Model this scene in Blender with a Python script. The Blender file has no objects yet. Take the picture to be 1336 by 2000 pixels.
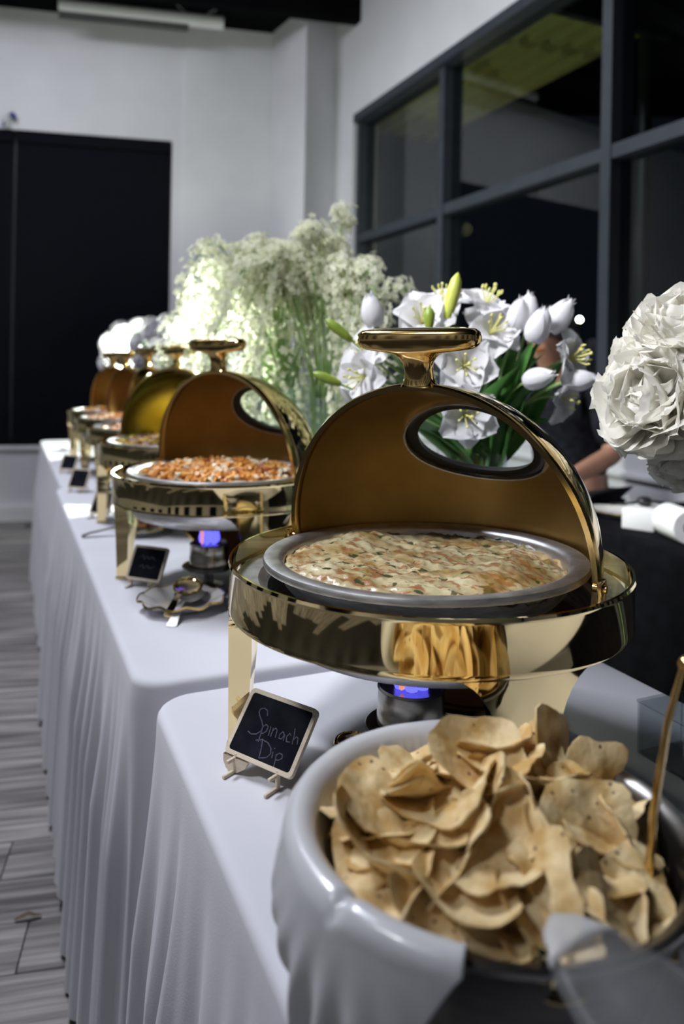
import bpy, bmesh, math, random
from mathutils import Vector, Matrix, Euler, noise

# ------------------------------------------------------------------ camera, world, lights, exposure
SC = bpy.context.scene
COL = SC.collection
random.seed(7)
PI = math.pi
R = math.radians
EYE = 1.205                                   # camera height above the floor
FPX = 1500.0                                  # focal length in pixels of the 1336 x 2000 frame

cam_d = bpy.data.cameras.new('camera')
cam = bpy.data.objects.new('camera', cam_d); COL.objects.link(cam)
cam_d.sensor_fit = 'VERTICAL'; cam_d.sensor_height = 36.0; cam_d.sensor_width = 24.05
cam_d.lens = FPX * 36.0 / 2000.0
cam_d.shift_y = -(1000 - 715) / 2000.0
cam_d.clip_start = 0.02
cam.location = (0, 0, EYE)
cam.rotation_euler = (R(90), R(-1.0), 0)
cam_d.dof.use_dof = True
cam_d.dof.focus_distance = 0.86
cam_d.dof.aperture_fstop = 3.6
SC.camera = cam

W = bpy.data.worlds.new('world'); SC.world = W; W.use_nodes = True
W.node_tree.nodes['Background'].inputs[0].default_value = (0.35, 0.45, 0.7, 1)
W.node_tree.nodes['Background'].inputs[1].default_value = 0.012

SC.view_settings.view_transform = 'Standard'
SC.view_settings.look = 'None'
SC.view_settings.exposure = 0.0
SC.view_settings.gamma = 1.0
SC.view_settings.use_curve_mapping = False
SC.cycles.use_denoising = True
SC.cycles.max_bounces = 8
SC.cycles.transparent_max_bounces = 16
SC.cycles.sample_clamp_indirect = 4.0
SC.cycles.caustics_reflective = False
SC.cycles.caustics_refractive = False

def area(name, loc, target, size, energy, color, shape='RECTANGLE', size_y=None):
    l = bpy.data.lights.new(name, 'AREA'); l.energy = energy; l.color = color
    l.shape = shape; l.size = size
    if size_y: l.size_y = size_y
    o = bpy.data.objects.new(name, l); COL.objects.link(o); o.location = loc
    d = Vector(target) - Vector(loc)
    o.rotation_euler = d.to_track_quat('-Z', 'Y').to_euler()
    return o

def point(name, loc, energy, color, radius=0.03):
    l = bpy.data.lights.new(name, 'POINT'); l.energy = energy; l.color = color; l.shadow_soft_size = radius
    o = bpy.data.objects.new(name, l); COL.objects.link(o); o.location = loc
    return o

# ceiling lamps of the hall, out of frame to the left, plus added fill lights
area('hall_lamp_left', (-1.6, 2.1, 3.7), (-0.1, 1.3, 0.8), 1.3, 92, (0.88, 0.91, 1.0), size_y=0.5)
area('wall_fill_rear', (-3.6, -1.2, 3.7), (-5.2, -2.6, 1.6), 1.2, 60, (0.95, 0.95, 1.0), size_y=0.6)  # fill light added to brighten the unseen walls mirrored in the gold band
area('hall_lamp_far', (-2.2, 3.7, 3.7), (-1.2, 5.6, 1.6), 1.2, 44, (0.88, 0.90, 1.0), size_y=0.5)
area('flower_fill', (-1.3, 0.1, 3.0), (0.62, 1.35, 1.32), 0.5, 12, (0.95, 0.96, 1.0), size_y=0.4).data.spread = R(50)  # narrow fill light added to brighten the lilies and peonies
SPOT_ENERGY = 60.0

# ------------------------------------------------------------------ materials
def nodes_of(m):
    m.use_nodes = True
    return m.node_tree.nodes, m.node_tree.links

def mat(name, col, rough=0.6, metal=0.0, spec=0.5, col2=None, scale=8.0, detail=3.0, bump=0.0, bscale=None, stretch=None, sheen=0.0, coat=0.0, lo=0.35, hi=0.65, trans=0.0, sss=0.0):
    m = bpy.data.materials.new(name)
    N, L = nodes_of(m)
    b = N['Principled BSDF']
    b.inputs['Base Color'].default_value = (*col, 1)
    b.inputs['Roughness'].default_value = rough
    b.inputs['Metallic'].default_value = metal
    b.inputs['Specular IOR Level'].default_value = spec
    b.inputs['Sheen Weight'].default_value = sheen
    b.inputs['Coat Weight'].default_value = coat
    b.inputs['Transmission Weight'].default_value = trans
    if sss:
        b.inputs['Subsurface Weight'].default_value = sss
        b.inputs['Subsurface Radius'].default_value = (0.01, 0.008, 0.006)
    tc = N.new('ShaderNodeTexCoord'); mp = N.new('ShaderNodeMapping')
    L.new(tc.outputs['Object'], mp.inputs['Vector'])
    if stretch: mp.inputs['Scale'].default_value = stretch
    if col2 is not None:
        n = N.new('ShaderNodeTexNoise'); n.inputs['Scale'].default_value = scale; n.inputs['Detail'].default_value = detail
        L.new(mp.outputs[0], n.inputs['Vector'])
        r = N.new('ShaderNodeValToRGB'); r.color_ramp.elements[0].position = lo; r.color_ramp.elements[1].position = hi
        r.color_ramp.elements[0].color = (*col, 1); r.color_ramp.elements[1].color = (*col2, 1)
        L.new(n.outputs['Fac'], r.inputs[0]); L.new(r.outputs[0], b.inputs['Base Color'])
    if bump:
        n2 = N.new('ShaderNodeTexNoise'); n2.inputs['Scale'].default_value = bscale or scale; n2.inputs['Detail'].default_value = 4
        L.new(mp.outputs[0], n2.inputs['Vector'])
        bp = N.new('ShaderNodeBump'); bp.inputs['Strength'].default_value = bump; bp.inputs['Distance'].default_value = 0.01
        L.new(n2.outputs['Fac'], bp.inputs['Height']); L.new(bp.outputs[0], b.inputs['Normal'])
    return m

def emit(name, col, strength):
    m = bpy.data.materials.new(name); N, L = nodes_of(m)
    b = N['Principled BSDF']; b.inputs['Base Color'].default_value = (0, 0, 0, 1)
    b.inputs['Emission Color'].default_value = (*col, 1); b.inputs['Emission Strength'].default_value = strength
    return m

def thin_glass(name, tint=(1, 1, 1), ior=1.45, rough=0.0, base=0.0):
    m = bpy.data.materials.new(name); N, L = nodes_of(m)
    N.remove(N['Principled BSDF'])
    out = [n for n in N if n.type == 'OUTPUT_MATERIAL'][0]
    t = N.new('ShaderNodeBsdfTransparent'); t.inputs[0].default_value = (*tint, 1)
    g = N.new('ShaderNodeBsdfGlossy'); g.inputs['Roughness'].default_value = rough
    mx = N.new('ShaderNodeMixShader')
    f = N.new('ShaderNodeLayerWeight'); f.inputs[0].default_value = 0.5      # facing term, Schlick's curve
    pw = N.new('ShaderNodeMath'); pw.operation = 'POWER'; pw.inputs[1].default_value = 5.0
    L.new(f.outputs['Facing'], pw.inputs[0])
    f0 = ((ior - 1) / (ior + 1)) ** 2 + base
    a = N.new('ShaderNodeMath'); a.operation = 'MULTIPLY_ADD'; a.inputs[1].default_value = 1 - f0; a.inputs[2].default_value = f0; a.use_clamp = True
    L.new(pw.outputs[0], a.inputs[0]); L.new(a.outputs[0], mx.inputs[0])
    L.new(t.outputs[0], mx.inputs[1]); L.new(g.outputs[0], mx.inputs[2]); L.new(mx.outputs[0], out.inputs[0])
    return m

def cloudy(name, fac):
    m = bpy.data.materials.new(name); N, L = nodes_of(m)
    b = N['Principled BSDF']; out = [n for n in N if n.type == 'OUTPUT_MATERIAL'][0]
    b.inputs['Base Color'].default_value = (0.68, 0.68, 0.69, 1); b.inputs['Roughness'].default_value = 0.3; b.inputs['Specular IOR Level'].default_value = 0.4
    n = N.new('ShaderNodeTexNoise'); n.inputs['Scale'].default_value = 14
    tc = N.new('ShaderNodeTexCoord'); L.new(tc.outputs['Object'], n.inputs['Vector'])
    mr = N.new('ShaderNodeMapRange'); mr.inputs[1].default_value = 0.3; mr.inputs[2].default_value = 0.7; mr.inputs[3].default_value = fac * .6; mr.inputs[4].default_value = fac * 1.3
    L.new(n.outputs['Fac'], mr.inputs[0])
    t = N.new('ShaderNodeBsdfTransparent'); t.inputs[0].default_value = (0.92, 0.93, 0.95, 1)
    mx = N.new('ShaderNodeMixShader'); L.new(mr.outputs[0], mx.inputs[0]); L.new(t.outputs[0], mx.inputs[1]); L.new(b.outputs[0], mx.inputs[2]); L.new(mx.outputs[0], out.inputs[0])
    return m

def petal_mat(name, col, col2, tl=0.35, rough=0.55):
    m = bpy.data.materials.new(name); N, L = nodes_of(m)
    b = N['Principled BSDF']; out = [n for n in N if n.type == 'OUTPUT_MATERIAL'][0]
    b.inputs['Roughness'].default_value = rough
    tc = N.new('ShaderNodeTexCoord'); n = N.new('ShaderNodeTexNoise'); n.inputs['Scale'].default_value = 30
    L.new(tc.outputs['Object'], n.inputs['Vector'])
    r = N.new('ShaderNodeValToRGB'); r.color_ramp.elements[0].position = 0.35; r.color_ramp.elements[1].position = 0.7
    r.color_ramp.elements[0].color = (*col, 1); r.color_ramp.elements[1].color = (*col2, 1)
    L.new(n.outputs['Fac'], r.inputs[0]); L.new(r.outputs[0], b.inputs['Base Color'])
    t = N.new('ShaderNodeBsdfTranslucent'); L.new(r.outputs[0], t.inputs[0])
    mx = N.new('ShaderNodeMixShader'); mx.inputs[0].default_value = tl
    L.new(b.outputs[0], mx.inputs[1]); L.new(t.outputs[0], mx.inputs[2]); L.new(mx.outputs[0], out.inputs[0])
    return m

M = {}
M['wall'] = mat('wall_paint', (0.60, 0.60, 0.63), 0.75, col2=(0.66, 0.66, 0.69), scale=2.2, bump=0.06, bscale=60)
M['trim'] = mat('white_trim', (0.68, 0.68, 0.70), 0.5, col2=(0.73, 0.73, 0.75), scale=5)
M['black_ceiling'] = mat('black_ceiling', (0.002, 0.002, 0.003), 0.95, spec=0.05, col2=(0.004, 0.004, 0.005), scale=4)
M['shade'] = mat('black_shade', (0.0035, 0.004, 0.007), 0.9, spec=0.1, col2=(0.005, 0.0055, 0.009), scale=120, stretch=(1, 1, 0.2))
M['frame'] = mat('slate_window_frame', (0.026, 0.033, 0.045), 0.5, col2=(0.033, 0.040, 0.052), scale=12)
M['pane'] = thin_glass('window_pane', (0.75, 0.8, 0.8), 1.55, 0.0, 0.03)
M['night'] = mat('night_ground', (0.02, 0.02, 0.022), 0.9, col2=(0.03, 0.03, 0.03), scale=3)
M['deck'] = mat('yellow_metal_deck', (0.55, 0.50, 0.16), 0.6, col2=(0.62, 0.56, 0.2), scale=6)
M['cloth'] = mat('white_table_cloth', (0.72, 0.72, 0.78), 0.85, sheen=0.15, col2=(0.75, 0.75, 0.81), scale=5, bump=0.05, bscale=420, spec=0.2)
M['black_cloth'] = mat('black_table_cloth', (0.004, 0.004, 0.005), 0.95, col2=(0.006, 0.006, 0.008), scale=30, spec=0.05)
M['satin'] = mat('white_satin', (0.66, 0.67, 0.70), 0.30, col2=(0.72, 0.73, 0.76), scale=4, spec=0.9, coat=0.5, bump=0.03, bscale=300)
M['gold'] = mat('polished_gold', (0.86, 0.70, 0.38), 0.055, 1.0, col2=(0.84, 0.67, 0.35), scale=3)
M['gold_dark'] = mat('brass_handle_gold', (0.72, 0.50, 0.20), 0.14, 1.0, col2=(0.66, 0.45, 0.17), scale=8)
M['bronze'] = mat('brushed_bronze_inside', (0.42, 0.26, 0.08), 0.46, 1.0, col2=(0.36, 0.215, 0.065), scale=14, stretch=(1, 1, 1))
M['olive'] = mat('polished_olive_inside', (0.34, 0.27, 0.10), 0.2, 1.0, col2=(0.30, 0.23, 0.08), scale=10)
M['steel'] = mat('brushed_steel', (0.80, 0.80, 0.81), 0.40, 1.0, col2=(0.55, 0.55, 0.56), scale=40, stretch=(1, 1, 6))
M['steel_dark'] = mat('dark_steel', (0.20, 0.195, 0.185), 0.3, 1.0, col2=(0.15, 0.145, 0.14), scale=30, stretch=(1, 1, 6))
M['steel_can'] = mat('smoky_steel_can', (0.40, 0.38, 0.34), 0.26, 1.0, col2=(0.32, 0.30, 0.27), scale=30, stretch=(1, 1, 6))
M['rubber'] = mat('black_rubber', (0.012, 0.011, 0.010), 0.4, col2=(0.016, 0.015, 0.014), scale=30)
M['lid_glass'] = thin_glass('lid_glass', (0.93, 0.95, 0.95), 1.5, 0.03, 0.03)
M['vase'] = thin_glass('vase_glass', (0.93, 0.97, 0.96), 1.45, 0.0, 0.02)
M['water'] = thin_glass('vase_water', (0.90, 0.96, 0.94), 1.2, 0.0, 0.0)
M['acrylic'] = thin_glass('clear_acrylic', (0.85, 0.87, 0.88), 1.5, 0.06, 0.06)
M['plastic'] = cloudy('cloudy_plastic', 0.09)
M['milky_lip'] = cloudy('milky_lip_plastic', 0.7)
M['milky'] = mat('milky_plastic', (0.62, 0.62, 0.63), 0.35, col2=(0.66, 0.66, 0.67), scale=10, sss=0.2)
M['slate'] = mat('chalkboard_slate', (0.005, 0.006, 0.011), 0.85, spec=0.12, col2=(0.014, 0.015, 0.022), scale=30)
M['chalk'] = mat('blue_grey_chalk', (0.13, 0.14, 0.20), 0.95, col2=(0.06, 0.065, 0.10), scale=700, lo=0.4, hi=0.6)
M['wood'] = mat('pale_birch_wood', (0.76, 0.66, 0.52), 0.55, col2=(0.68, 0.57, 0.43), scale=30, stretch=(1, 8, 8))
M['black_metal'] = mat('black_metal', (0.015, 0.015, 0.016), 0.4, col2=(0.02, 0.02, 0.021), scale=15)
M['porcelain'] = mat('white_porcelain', (0.74, 0.72, 0.70), 0.2, col2=(0.78, 0.76, 0.74), scale=5, coat=0.3)
M['paper'] = mat('white_paper', (0.72, 0.72, 0.72), 0.8, col2=(0.77, 0.77, 0.77), scale=20)
M['brown_card'] = mat('brown_card', (0.10, 0.07, 0.05), 0.9, col2=(0.13, 0.09, 0.06), scale=25)
M['blue'] = mat('blue_tape', (0.008, 0.02, 0.14), 0.6, col2=(0.012, 0.028, 0.18), scale=20)
M['petal'] = petal_mat('white_petal', (0.80, 0.79, 0.82), (0.84, 0.83, 0.85))
M['peony'] = petal_mat('cream_peony_petal', (0.86, 0.84, 0.77), (0.90, 0.885, 0.83), 0.5)
M['spray'] = petal_mat('white_spray_petal', (0.84, 0.84, 0.66), (0.88, 0.88, 0.76), 0.45)
M['leaf'] = petal_mat('green_leaf', (0.05, 0.16, 0.03), (0.10, 0.26, 0.06), 0.25, 0.4)
M['stem'] = mat('green_stem', (0.16, 0.28, 0.07), 0.5, col2=(0.24, 0.36, 0.12), scale=20)
M['bud'] = mat('yellow_green_bud', (0.45, 0.52, 0.07), 0.45, col2=(0.58, 0.62, 0.14), scale=18)
M['bud_dark'] = mat('olive_bud', (0.30, 0.36, 0.04), 0.45, col2=(0.10, 0.2, 0.03), scale=14)
M['pollen'] = mat('yellow_pollen', (0.72, 0.66, 0.18), 0.7, col2=(0.66, 0.7, 0.3), scale=40)
M['skin'] = mat('skin', (0.26, 0.13, 0.09), 0.5, col2=(0.30, 0.155, 0.105), scale=15, sss=0.1)
M['hair'] = mat('black_hair', (0.012, 0.010, 0.009), 0.5, col2=(0.02, 0.016, 0.013), scale=60, stretch=(1, 1, 0.2))
M['shirt'] = mat('black_shirt', (0.006, 0.006, 0.010), 0.9, spec=0.1, col2=(0.014, 0.015, 0.021), scale=40)
M['eye'] = mat('eye_white', (0.6, 0.58, 0.55), 0.3, col2=(0.62, 0.6, 0.57), scale=9)
M['flame'] = emit('blue_flame', (0.10, 0.10, 1.0), 2.2)
M['flame_core'] = emit('orange_flame_core', (1.0, 0.35, 0.2), 0.9)
M['lamp_on'] = emit('lit_led', (0.92, 1.0, 0.85), 30.0)
M['street'] = emit('far_lamp', (1.0, 1.0, 0.75), 60.0)
M['red_sauce'] = mat('red_sauce', (0.32, 0.07, 0.025), 0.3, col2=(0.55, 0.25, 0.09), scale=60)
M['pasta'] = mat('orange_pasta', (0.72, 0.30, 0.05), 0.35, col2=(0.80, 0.45, 0.14), scale=25, coat=0.3)
M['cheese'] = mat('pale_cheese', (0.75, 0.66, 0.48), 0.4, col2=(0.8, 0.72, 0.56), scale=30)
M['meat'] = mat('browned_meat', (0.25, 0.09, 0.04), 0.4, col2=(0.36, 0.16, 0.07), scale=35, coat=0.2)
M['yellow_food'] = mat('yellow_peppers', (0.66, 0.50, 0.06), 0.4, col2=(0.5, 0.34, 0.05), scale=25)
M['purple_food'] = mat('mauve_onion', (0.34, 0.22, 0.24), 0.4, col2=(0.26, 0.17, 0.14), scale=25)

def chip_material():
    m = bpy.data.materials.new('tortilla_chip'); N, L = nodes_of(m); b = N['Principled BSDF']
    b.inputs['Roughness'].default_value = 0.6; b.inputs['Specular IOR Level'].default_value = 0.35
    tc = N.new('ShaderNodeTexCoord'); oi = N.new('ShaderNodeObjectInfo')
    ad = N.new('ShaderNodeVectorMath'); ad.operation = 'ADD'
    sc = N.new('ShaderNodeVectorMath'); sc.operation = 'SCALE'; sc.inputs[0].default_value = (7, 3, 5)
    L.new(oi.outputs['Random'], sc.inputs['Scale']); L.new(tc.outputs['Object'], ad.inputs[0]); L.new(sc.outputs[0], ad.inputs[1])
    n = N.new('ShaderNodeTexNoise'); n.inputs['Scale'].default_value = 38; n.inputs['Detail'].default_value = 5
    L.new(ad.outputs[0], n.inputs['Vector'])
    r = N.new('ShaderNodeValToRGB'); e = r.color_ramp.elements
    e[0].position = 0.36; e[0].color = (0.56, 0.35, 0.12, 1); e[1].position = 0.58; e[1].color = (0.84, 0.67, 0.38, 1)
    L.new(n.outputs['Fac'], r.inputs[0])
    v = N.new('ShaderNodeTexVoronoi'); v.inputs['Scale'].default_value = 95
    L.new(ad.outputs[0], v.inputs['Vector'])
    lt = N.new('ShaderNodeValToRGB'); lt.color_ramp.elements[0].position = 0.10; lt.color_ramp.elements[1].position = 0.17
    lt.color_ramp.elements[0].color = (1, 1, 1, 1); lt.color_ramp.elements[1].color = (0, 0, 0, 1)
    L.new(v.outputs['Distance'], lt.inputs[0])
    n3 = N.new('ShaderNodeTexNoise'); n3.inputs['Scale'].default_value = 22
    L.new(ad.outputs[0], n3.inputs['Vector'])
    gt = N.new('ShaderNodeMath'); gt.operation = 'GREATER_THAN'; gt.inputs[1].default_value = 0.50
    L.new(n3.outputs['Fac'], gt.inputs[0])
    mu = N.new('ShaderNodeMath'); mu.operation = 'MULTIPLY'; L.new(lt.outputs[0], mu.inputs[0]); L.new(gt.outputs[0], mu.inputs[1])
    mx = N.new('ShaderNodeMixRGB'); mx.inputs[2].default_value = (0.12, 0.06, 0.03, 1)
    L.new(mu.outputs[0], mx.inputs[0]); L.new(r.outputs[0], mx.inputs[1]); L.new(mx.outputs[0], b.inputs['Base Color'])
    bp = N.new('ShaderNodeBump'); bp.inputs['Strength'].default_value = 0.5; bp.inputs['Distance'].default_value = 0.002
    n4 = N.new('ShaderNodeTexNoise'); n4.inputs['Scale'].default_value = 160; L.new(ad.outputs[0], n4.inputs['Vector'])
    L.new(n4.outputs['Fac'], bp.inputs['Height']); L.new(bp.outputs[0], b.inputs['Normal'])
    return m
M['chip'] = chip_material()

def dip_material():
    m = bpy.data.materials.new('baked_spinach_dip'); N, L = nodes_of(m); b = N['Principled BSDF']
    b.inputs['Roughness'].default_value = 0.33; b.inputs['Coat Weight'].default_value = 0.2
    tc = N.new('ShaderNodeTexCoord'); mp = N.new('ShaderNodeMapping'); mp.inputs['Rotation'].default_value = (0, 0, 0.5)
    mp.inputs['Scale'].default_value = (1, 2.2, 1)
    L.new(tc.outputs['Object'], mp.inputs[0])
    def ns(scale, det, src):
        n = N.new('ShaderNodeTexNoise'); n.inputs['Scale'].default_value = scale; n.inputs['Detail'].default_value = det
        L.new(src, n.inputs['Vector']); return n.outputs['Fac']
    def ramp(src, p0, p1, c0, c1):
        r = N.new('ShaderNodeValToRGB'); r.color_ramp.elements[0].position = p0; r.color_ramp.elements[1].position = p1
        r.color_ramp.elements[0].color = (*c0, 1); r.color_ramp.elements[1].color = (*c1, 1); L.new(src, r.inputs[0]); return r.outputs[0]
    def mix(f, a, bcol):
        x = N.new('ShaderNodeMixRGB'); L.new(f, x.inputs[0]); L.new(a, x.inputs[1]); x.inputs[2].default_value = (*bcol, 1); return x.outputs[0]
    base = ramp(ns(13, 5, mp.outputs[0]), 0.36, 0.60, (0.27, 0.175, 0.055), (0.53, 0.47, 0.29))
    # red-brown bake streaks
    st = N.new('ShaderNodeMapping'); st.inputs['Rotation'].default_value = (0, 0, 0.9); st.inputs['Scale'].default_value = (1, 2.3, 1)
    L.new(tc.outputs['Object'], st.inputs[0])
    s = ramp(ns(55, 7, st.outputs[0]), 0.53, 0.60, (0, 0, 0), (0.85, 0.85, 0.85))
    c = mix(s, base, (0.26, 0.10, 0.035))
    # dark spinach bits
    g = ramp(ns(48, 5, tc.outputs['Object']), 0.60, 0.63, (0, 0, 0), (0.95, 0.95, 0.95))
    c = mix(g, c, (0.035, 0.05, 0.018))
    # oily orange edge on one side
    sep = N.new('ShaderNodeSeparateXYZ'); L.new(tc.outputs['Object'], sep.inputs[0])
    mr = N.new('ShaderNodeMapRange'); mr.inputs[1].default_value = 0.085; mr.inputs[2].default_value = 0.15
    L.new(sep.outputs[0], mr.inputs[0])
    w = N.new('ShaderNodeMath'); w.operation = 'MULTIPLY'; L.new(mr.outputs[0], w.inputs[0])
    L.new(ramp(ns(20, 2, tc.outputs['Object']), 0.4, 0.55, (0, 0, 0), (1, 1, 1)), w.inputs[1])
    c = mix(w.outputs[0], c, (0.42, 0.19, 0.03))
    L.new(c, b.inputs['Base Color'])
    bp = N.new('ShaderNodeBump'); bp.inputs['Strength'].default_value = 0.5; bp.inputs['Distance'].default_value = 0.004
    L.new(ns(70, 4, tc.outputs['Object']), bp.inputs['Height']); L.new(bp.outputs[0], b.inputs['Normal'])
    return m
M['dip'] = dip_material()

def plank_material():
    m = bpy.data.materials.new('grey_wood_plank'); N, L = nodes_of(m); b = N['Principled BSDF']
    b.inputs['Roughness'].default_value = 0.5; b.inputs['Specular IOR Level'].default_value = 0.35
    tc = N.new('ShaderNodeTexCoord'); oi = N.new('ShaderNodeObjectInfo')
    sc = N.new('ShaderNodeVectorMath'); sc.operation = 'SCALE'; sc.inputs[0].default_value = (11, 17, 5)
    L.new(oi.outputs['Random'], sc.inputs['Scale'])
    ad = N.new('ShaderNodeVectorMath'); ad.operation = 'ADD'; L.new(tc.outputs['Object'], ad.inputs[0]); L.new(sc.outputs[0], ad.inputs[1])
    mp = N.new('ShaderNodeMapping'); mp.inputs['Scale'].default_value = (1.0, 22, 1); L.new(ad.outputs[0], mp.inputs[0])
    n = N.new('ShaderNodeTexNoise'); n.inputs['Scale'].default_value = 2.4; n.inputs['Detail'].default_value = 7
    L.new(mp.outputs[0], n.inputs['Vector'])
    r = N.new('ShaderNodeValToRGB'); e = r.color_ramp.elements
    e[0].position = 0.34; e[0].color = (0.11, 0.10, 0.097, 1); e[1].position = 0.70; e[1].color = (0.42, 0.395, 0.38, 1)
    L.new(n.outputs['Fac'], r.inputs[0])
    hv = N.new('ShaderNodeHueSaturation'); L.new(r.outputs[0], hv.inputs['Color'])
    mr = N.new('ShaderNodeMapRange'); mr.inputs[3].default_value = 0.8; mr.inputs[4].default_value = 1.15
    L.new(oi.outputs['Random'], mr.inputs[0]); L.new(mr.outputs[0], hv.inputs['Value'])
    L.new(hv.outputs[0], b.inputs['Base Color'])
    bp = N.new('ShaderNodeBump'); bp.inputs['Strength'].default_value = 0.15; bp.inputs['Distance'].default_value = 0.003
    L.new(n.outputs['Fac'], bp.inputs['Height']); L.new(bp.outputs[0], b.inputs['Normal'])
    return m
M['plank'] = plank_material()

# ------------------------------------------------------------------ mesh helpers
class MB:
    def __init__(s): s.v = []; s.f = []; s.m = []
    def add(s, vs, fs, mi=0, mx=None):
        o = len(s.v)
        s.v += [tuple(mx @ Vector(p)) if mx else tuple(p) for p in vs]
        s.f += [tuple(i + o for i in f) for f in fs]; s.m += [mi] * len(fs)
    def box(s, c, d, mi=0, mx=None, bev=0.0):
        x, y, z = d[0] / 2, d[1] / 2, d[2] / 2
        if bev <= 0:
            vs = [(c[0] + a * x, c[1] + b * y, c[2] + e * z) for a in (-1, 1) for b in (-1, 1) for e in (-1, 1)]
            fs = [(0, 1, 3, 2), (4, 6, 7, 5), (0, 4, 5, 1), (2, 3, 7, 6), (0, 2, 6, 4), (1, 5, 7, 3)]
            s.add(vs, fs, mi, mx); return
        bm = bmesh.new(); bmesh.ops.create_cube(bm, size=1)
        for v in bm.verts: v.co = Vector((v.co.x * d[0] + c[0], v.co.y * d[1] + c[1], v.co.z * d[2] + c[2]))
        bmesh.ops.bevel(bm, geom=bm.edges[:], offset=bev, segments=2, affect='EDGES', profile=0.5)
        bm.verts.index_update()
        s.add([v.co[:] for v in bm.verts], [[v.index for v in f.verts] for f in bm.faces], mi, mx); bm.free()
    def grid(s, rows, mi=0, cu=False, cv=False, mx=None):
        nr, nc = len(rows), len(rows[0]); vs = [p for r in rows for p in r]; fs = []
        for i in range(nr if cv else nr - 1):
            for j in range(nc if cu else nc - 1):
                a, b = i, (i + 1) % nr; c, d = j, (j + 1) % nc
                fs.append((a * nc + c, a * nc + d, b * nc + d, b * nc + c))
        s.add(vs, fs, mi, mx)
    def lathe(s, prof, n=48, mi=0, c=(0, 0, 0), mx=None, a0=0, a1=None):
        full = a1 is None; a1 = 2 * PI if full else a1
        k = n if full else n + 1
        rows = [[(c[0] + r * math.cos(a0 + (a1 - a0) * j / n), c[1] + r * math.sin(a0 + (a1 - a0) * j / n), c[2] + z) for j in range(k)] for r, z in prof]
        s.grid(rows, mi, cu=full, mx=mx)
    def tube(s, path, rad, n=8, mi=0, cap=True, mx=None, flat=1.0):
        P = [Vector(p) for p in path]; k = len(P)
        rad = rad if hasattr(rad, '__len__') else [rad] * k
        T = [(P[min(i + 1, k - 1)] - P[max(i - 1, 0)]).normalized() for i in range(k)]
        up = Vector((0, 0, 1)) if abs(T[0].z) < 0.9 else Vector((1, 0, 0))
        x = T[0].cross(up).normalized(); rows = []
        for i in range(k):
            x = (x - T[i] * x.dot(T[i])).normalized(); y = T[i].cross(x)
            rows.append([tuple(P[i] + (x * math.cos(2 * PI * j / n) + y * flat * math.sin(2 * PI * j / n)) * rad[i]) for j in range(n)])
        o = len(s.v); s.grid(rows, mi, cu=True, mx=mx)
        if cap:
            s.f.append(tuple(o + j for j in range(n))[::-1]); s.f.append(tuple(o + (k - 1) * n + j for j in range(n))); s.m += [mi, mi]
    def sphere(s, c, r, n=12, mi=0, mx=None):
        r = r if hasattr(r, '__len__') else (r, r, r)
        h = max(4, n // 2)
        rows = [[(c[0] + r[0] * math.sin(PI * i / h) * math.cos(2 * PI * j / n), c[1] + r[1] * math.sin(PI * i / h) * math.sin(2 * PI * j / n), c[2] + r[2] * math.cos(PI * i / h)) for j in range(n)] for i in range(h + 1)]
        s.grid(rows, mi, cu=True, mx=mx)
    def mesh(s, name, mats, smooth=True, angle=40):
        me = bpy.data.meshes.new(name); me.from_pydata(s.v, [], s.f)
        for k in (mats if isinstance(mats, (list, tuple)) else [mats]): me.materials.append(M[k])
        me.polygons.foreach_set('material_index', s.m)
        if smooth:
            me.polygons.foreach_set('use_smooth', [True] * len(s.f))
            bm = bmesh.new(); bm.from_mesh(me); bmesh.ops.remove_doubles(bm, verts=bm.verts[:], dist=1e-6)
            bmesh.ops.recalc_face_normals(bm, faces=bm.faces[:]) if len(s.f) < 60000 else None
            for e in bm.edges:
                if len(e.link_faces) == 2 and e.calc_face_angle(0) > R(angle): e.smooth = False
            bm.to_mesh(me); bm.free()
        me.update()
        return me
    def build(s, name, mats, parent=None, smooth=True, angle=40, loc=None, rot=None, kind=None):
        return put(name, s.mesh(name, mats, smooth, angle), parent, loc, rot, kind)

def put(name, me, parent=None, loc=None, rot=None, kind=None):
    o = bpy.data.objects.new(name, me); COL.objects.link(o)
    if parent: o.parent = parent
    if loc is not None: o.location = loc
    if rot is not None: o.rotation_euler = rot
    if kind: o['kind'] = kind
    return o

def tag(o, label, cat, group=None, kind=None):
    o['label'] = label; o['category'] = cat
    if group: o['group'] = group
    if kind: o['kind'] = kind
    return o

def thing(name, label, cat, loc=(0, 0, 0), rotz=0, group=None):
    o = bpy.data.objects.new(name, None); COL.objects.link(o); o.empty_display_size = 0.05
    o.location = loc; o.rotation_euler = (0, 0, rotz)
    return tag(o, label, cat, group)

def copy_tree(o, parent=None):
    c = o.copy(); COL.objects.link(c)
    if parent: c.parent = parent
    for ch in list(o.children): copy_tree(ch, c)
    return c

CA, SA = math.cos(R(23.77)), math.sin(R(23.77))
TROT = R(23.77)
def T(n, u, z=0.75):
    """table frame: n runs across the row of tables, u runs along it away from the camera"""
    return Vector((n * CA - u * SA, n * SA + u * CA, z))

# ------------------------------------------------------------------ the room
def wall_box(name, a, b, z0, z1, th, m='wall', kind='structure'):
    """upright slab whose room face runs from a to b; the thickness goes to the left of a->b"""
    a, b = Vector((*a, 0)), Vector((*b, 0)); d = (b - a); L = d.length; d.normalize()
    n = Vector((-d.y, d.x, 0)); mb = MB()
    vs = []
    for z in (z0, z1):
        for p in (a, b, b + n * th, a + n * th): vs.append((p.x, p.y, z))
    mb.add(vs, [(0, 3, 2, 1), (4, 5, 6, 7), (0, 1, 5, 4), (1, 2, 6, 5), (2, 3, 7, 6), (3, 0, 4, 7)])
    return mb.build(name, m, smooth=False, kind=kind)

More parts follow.
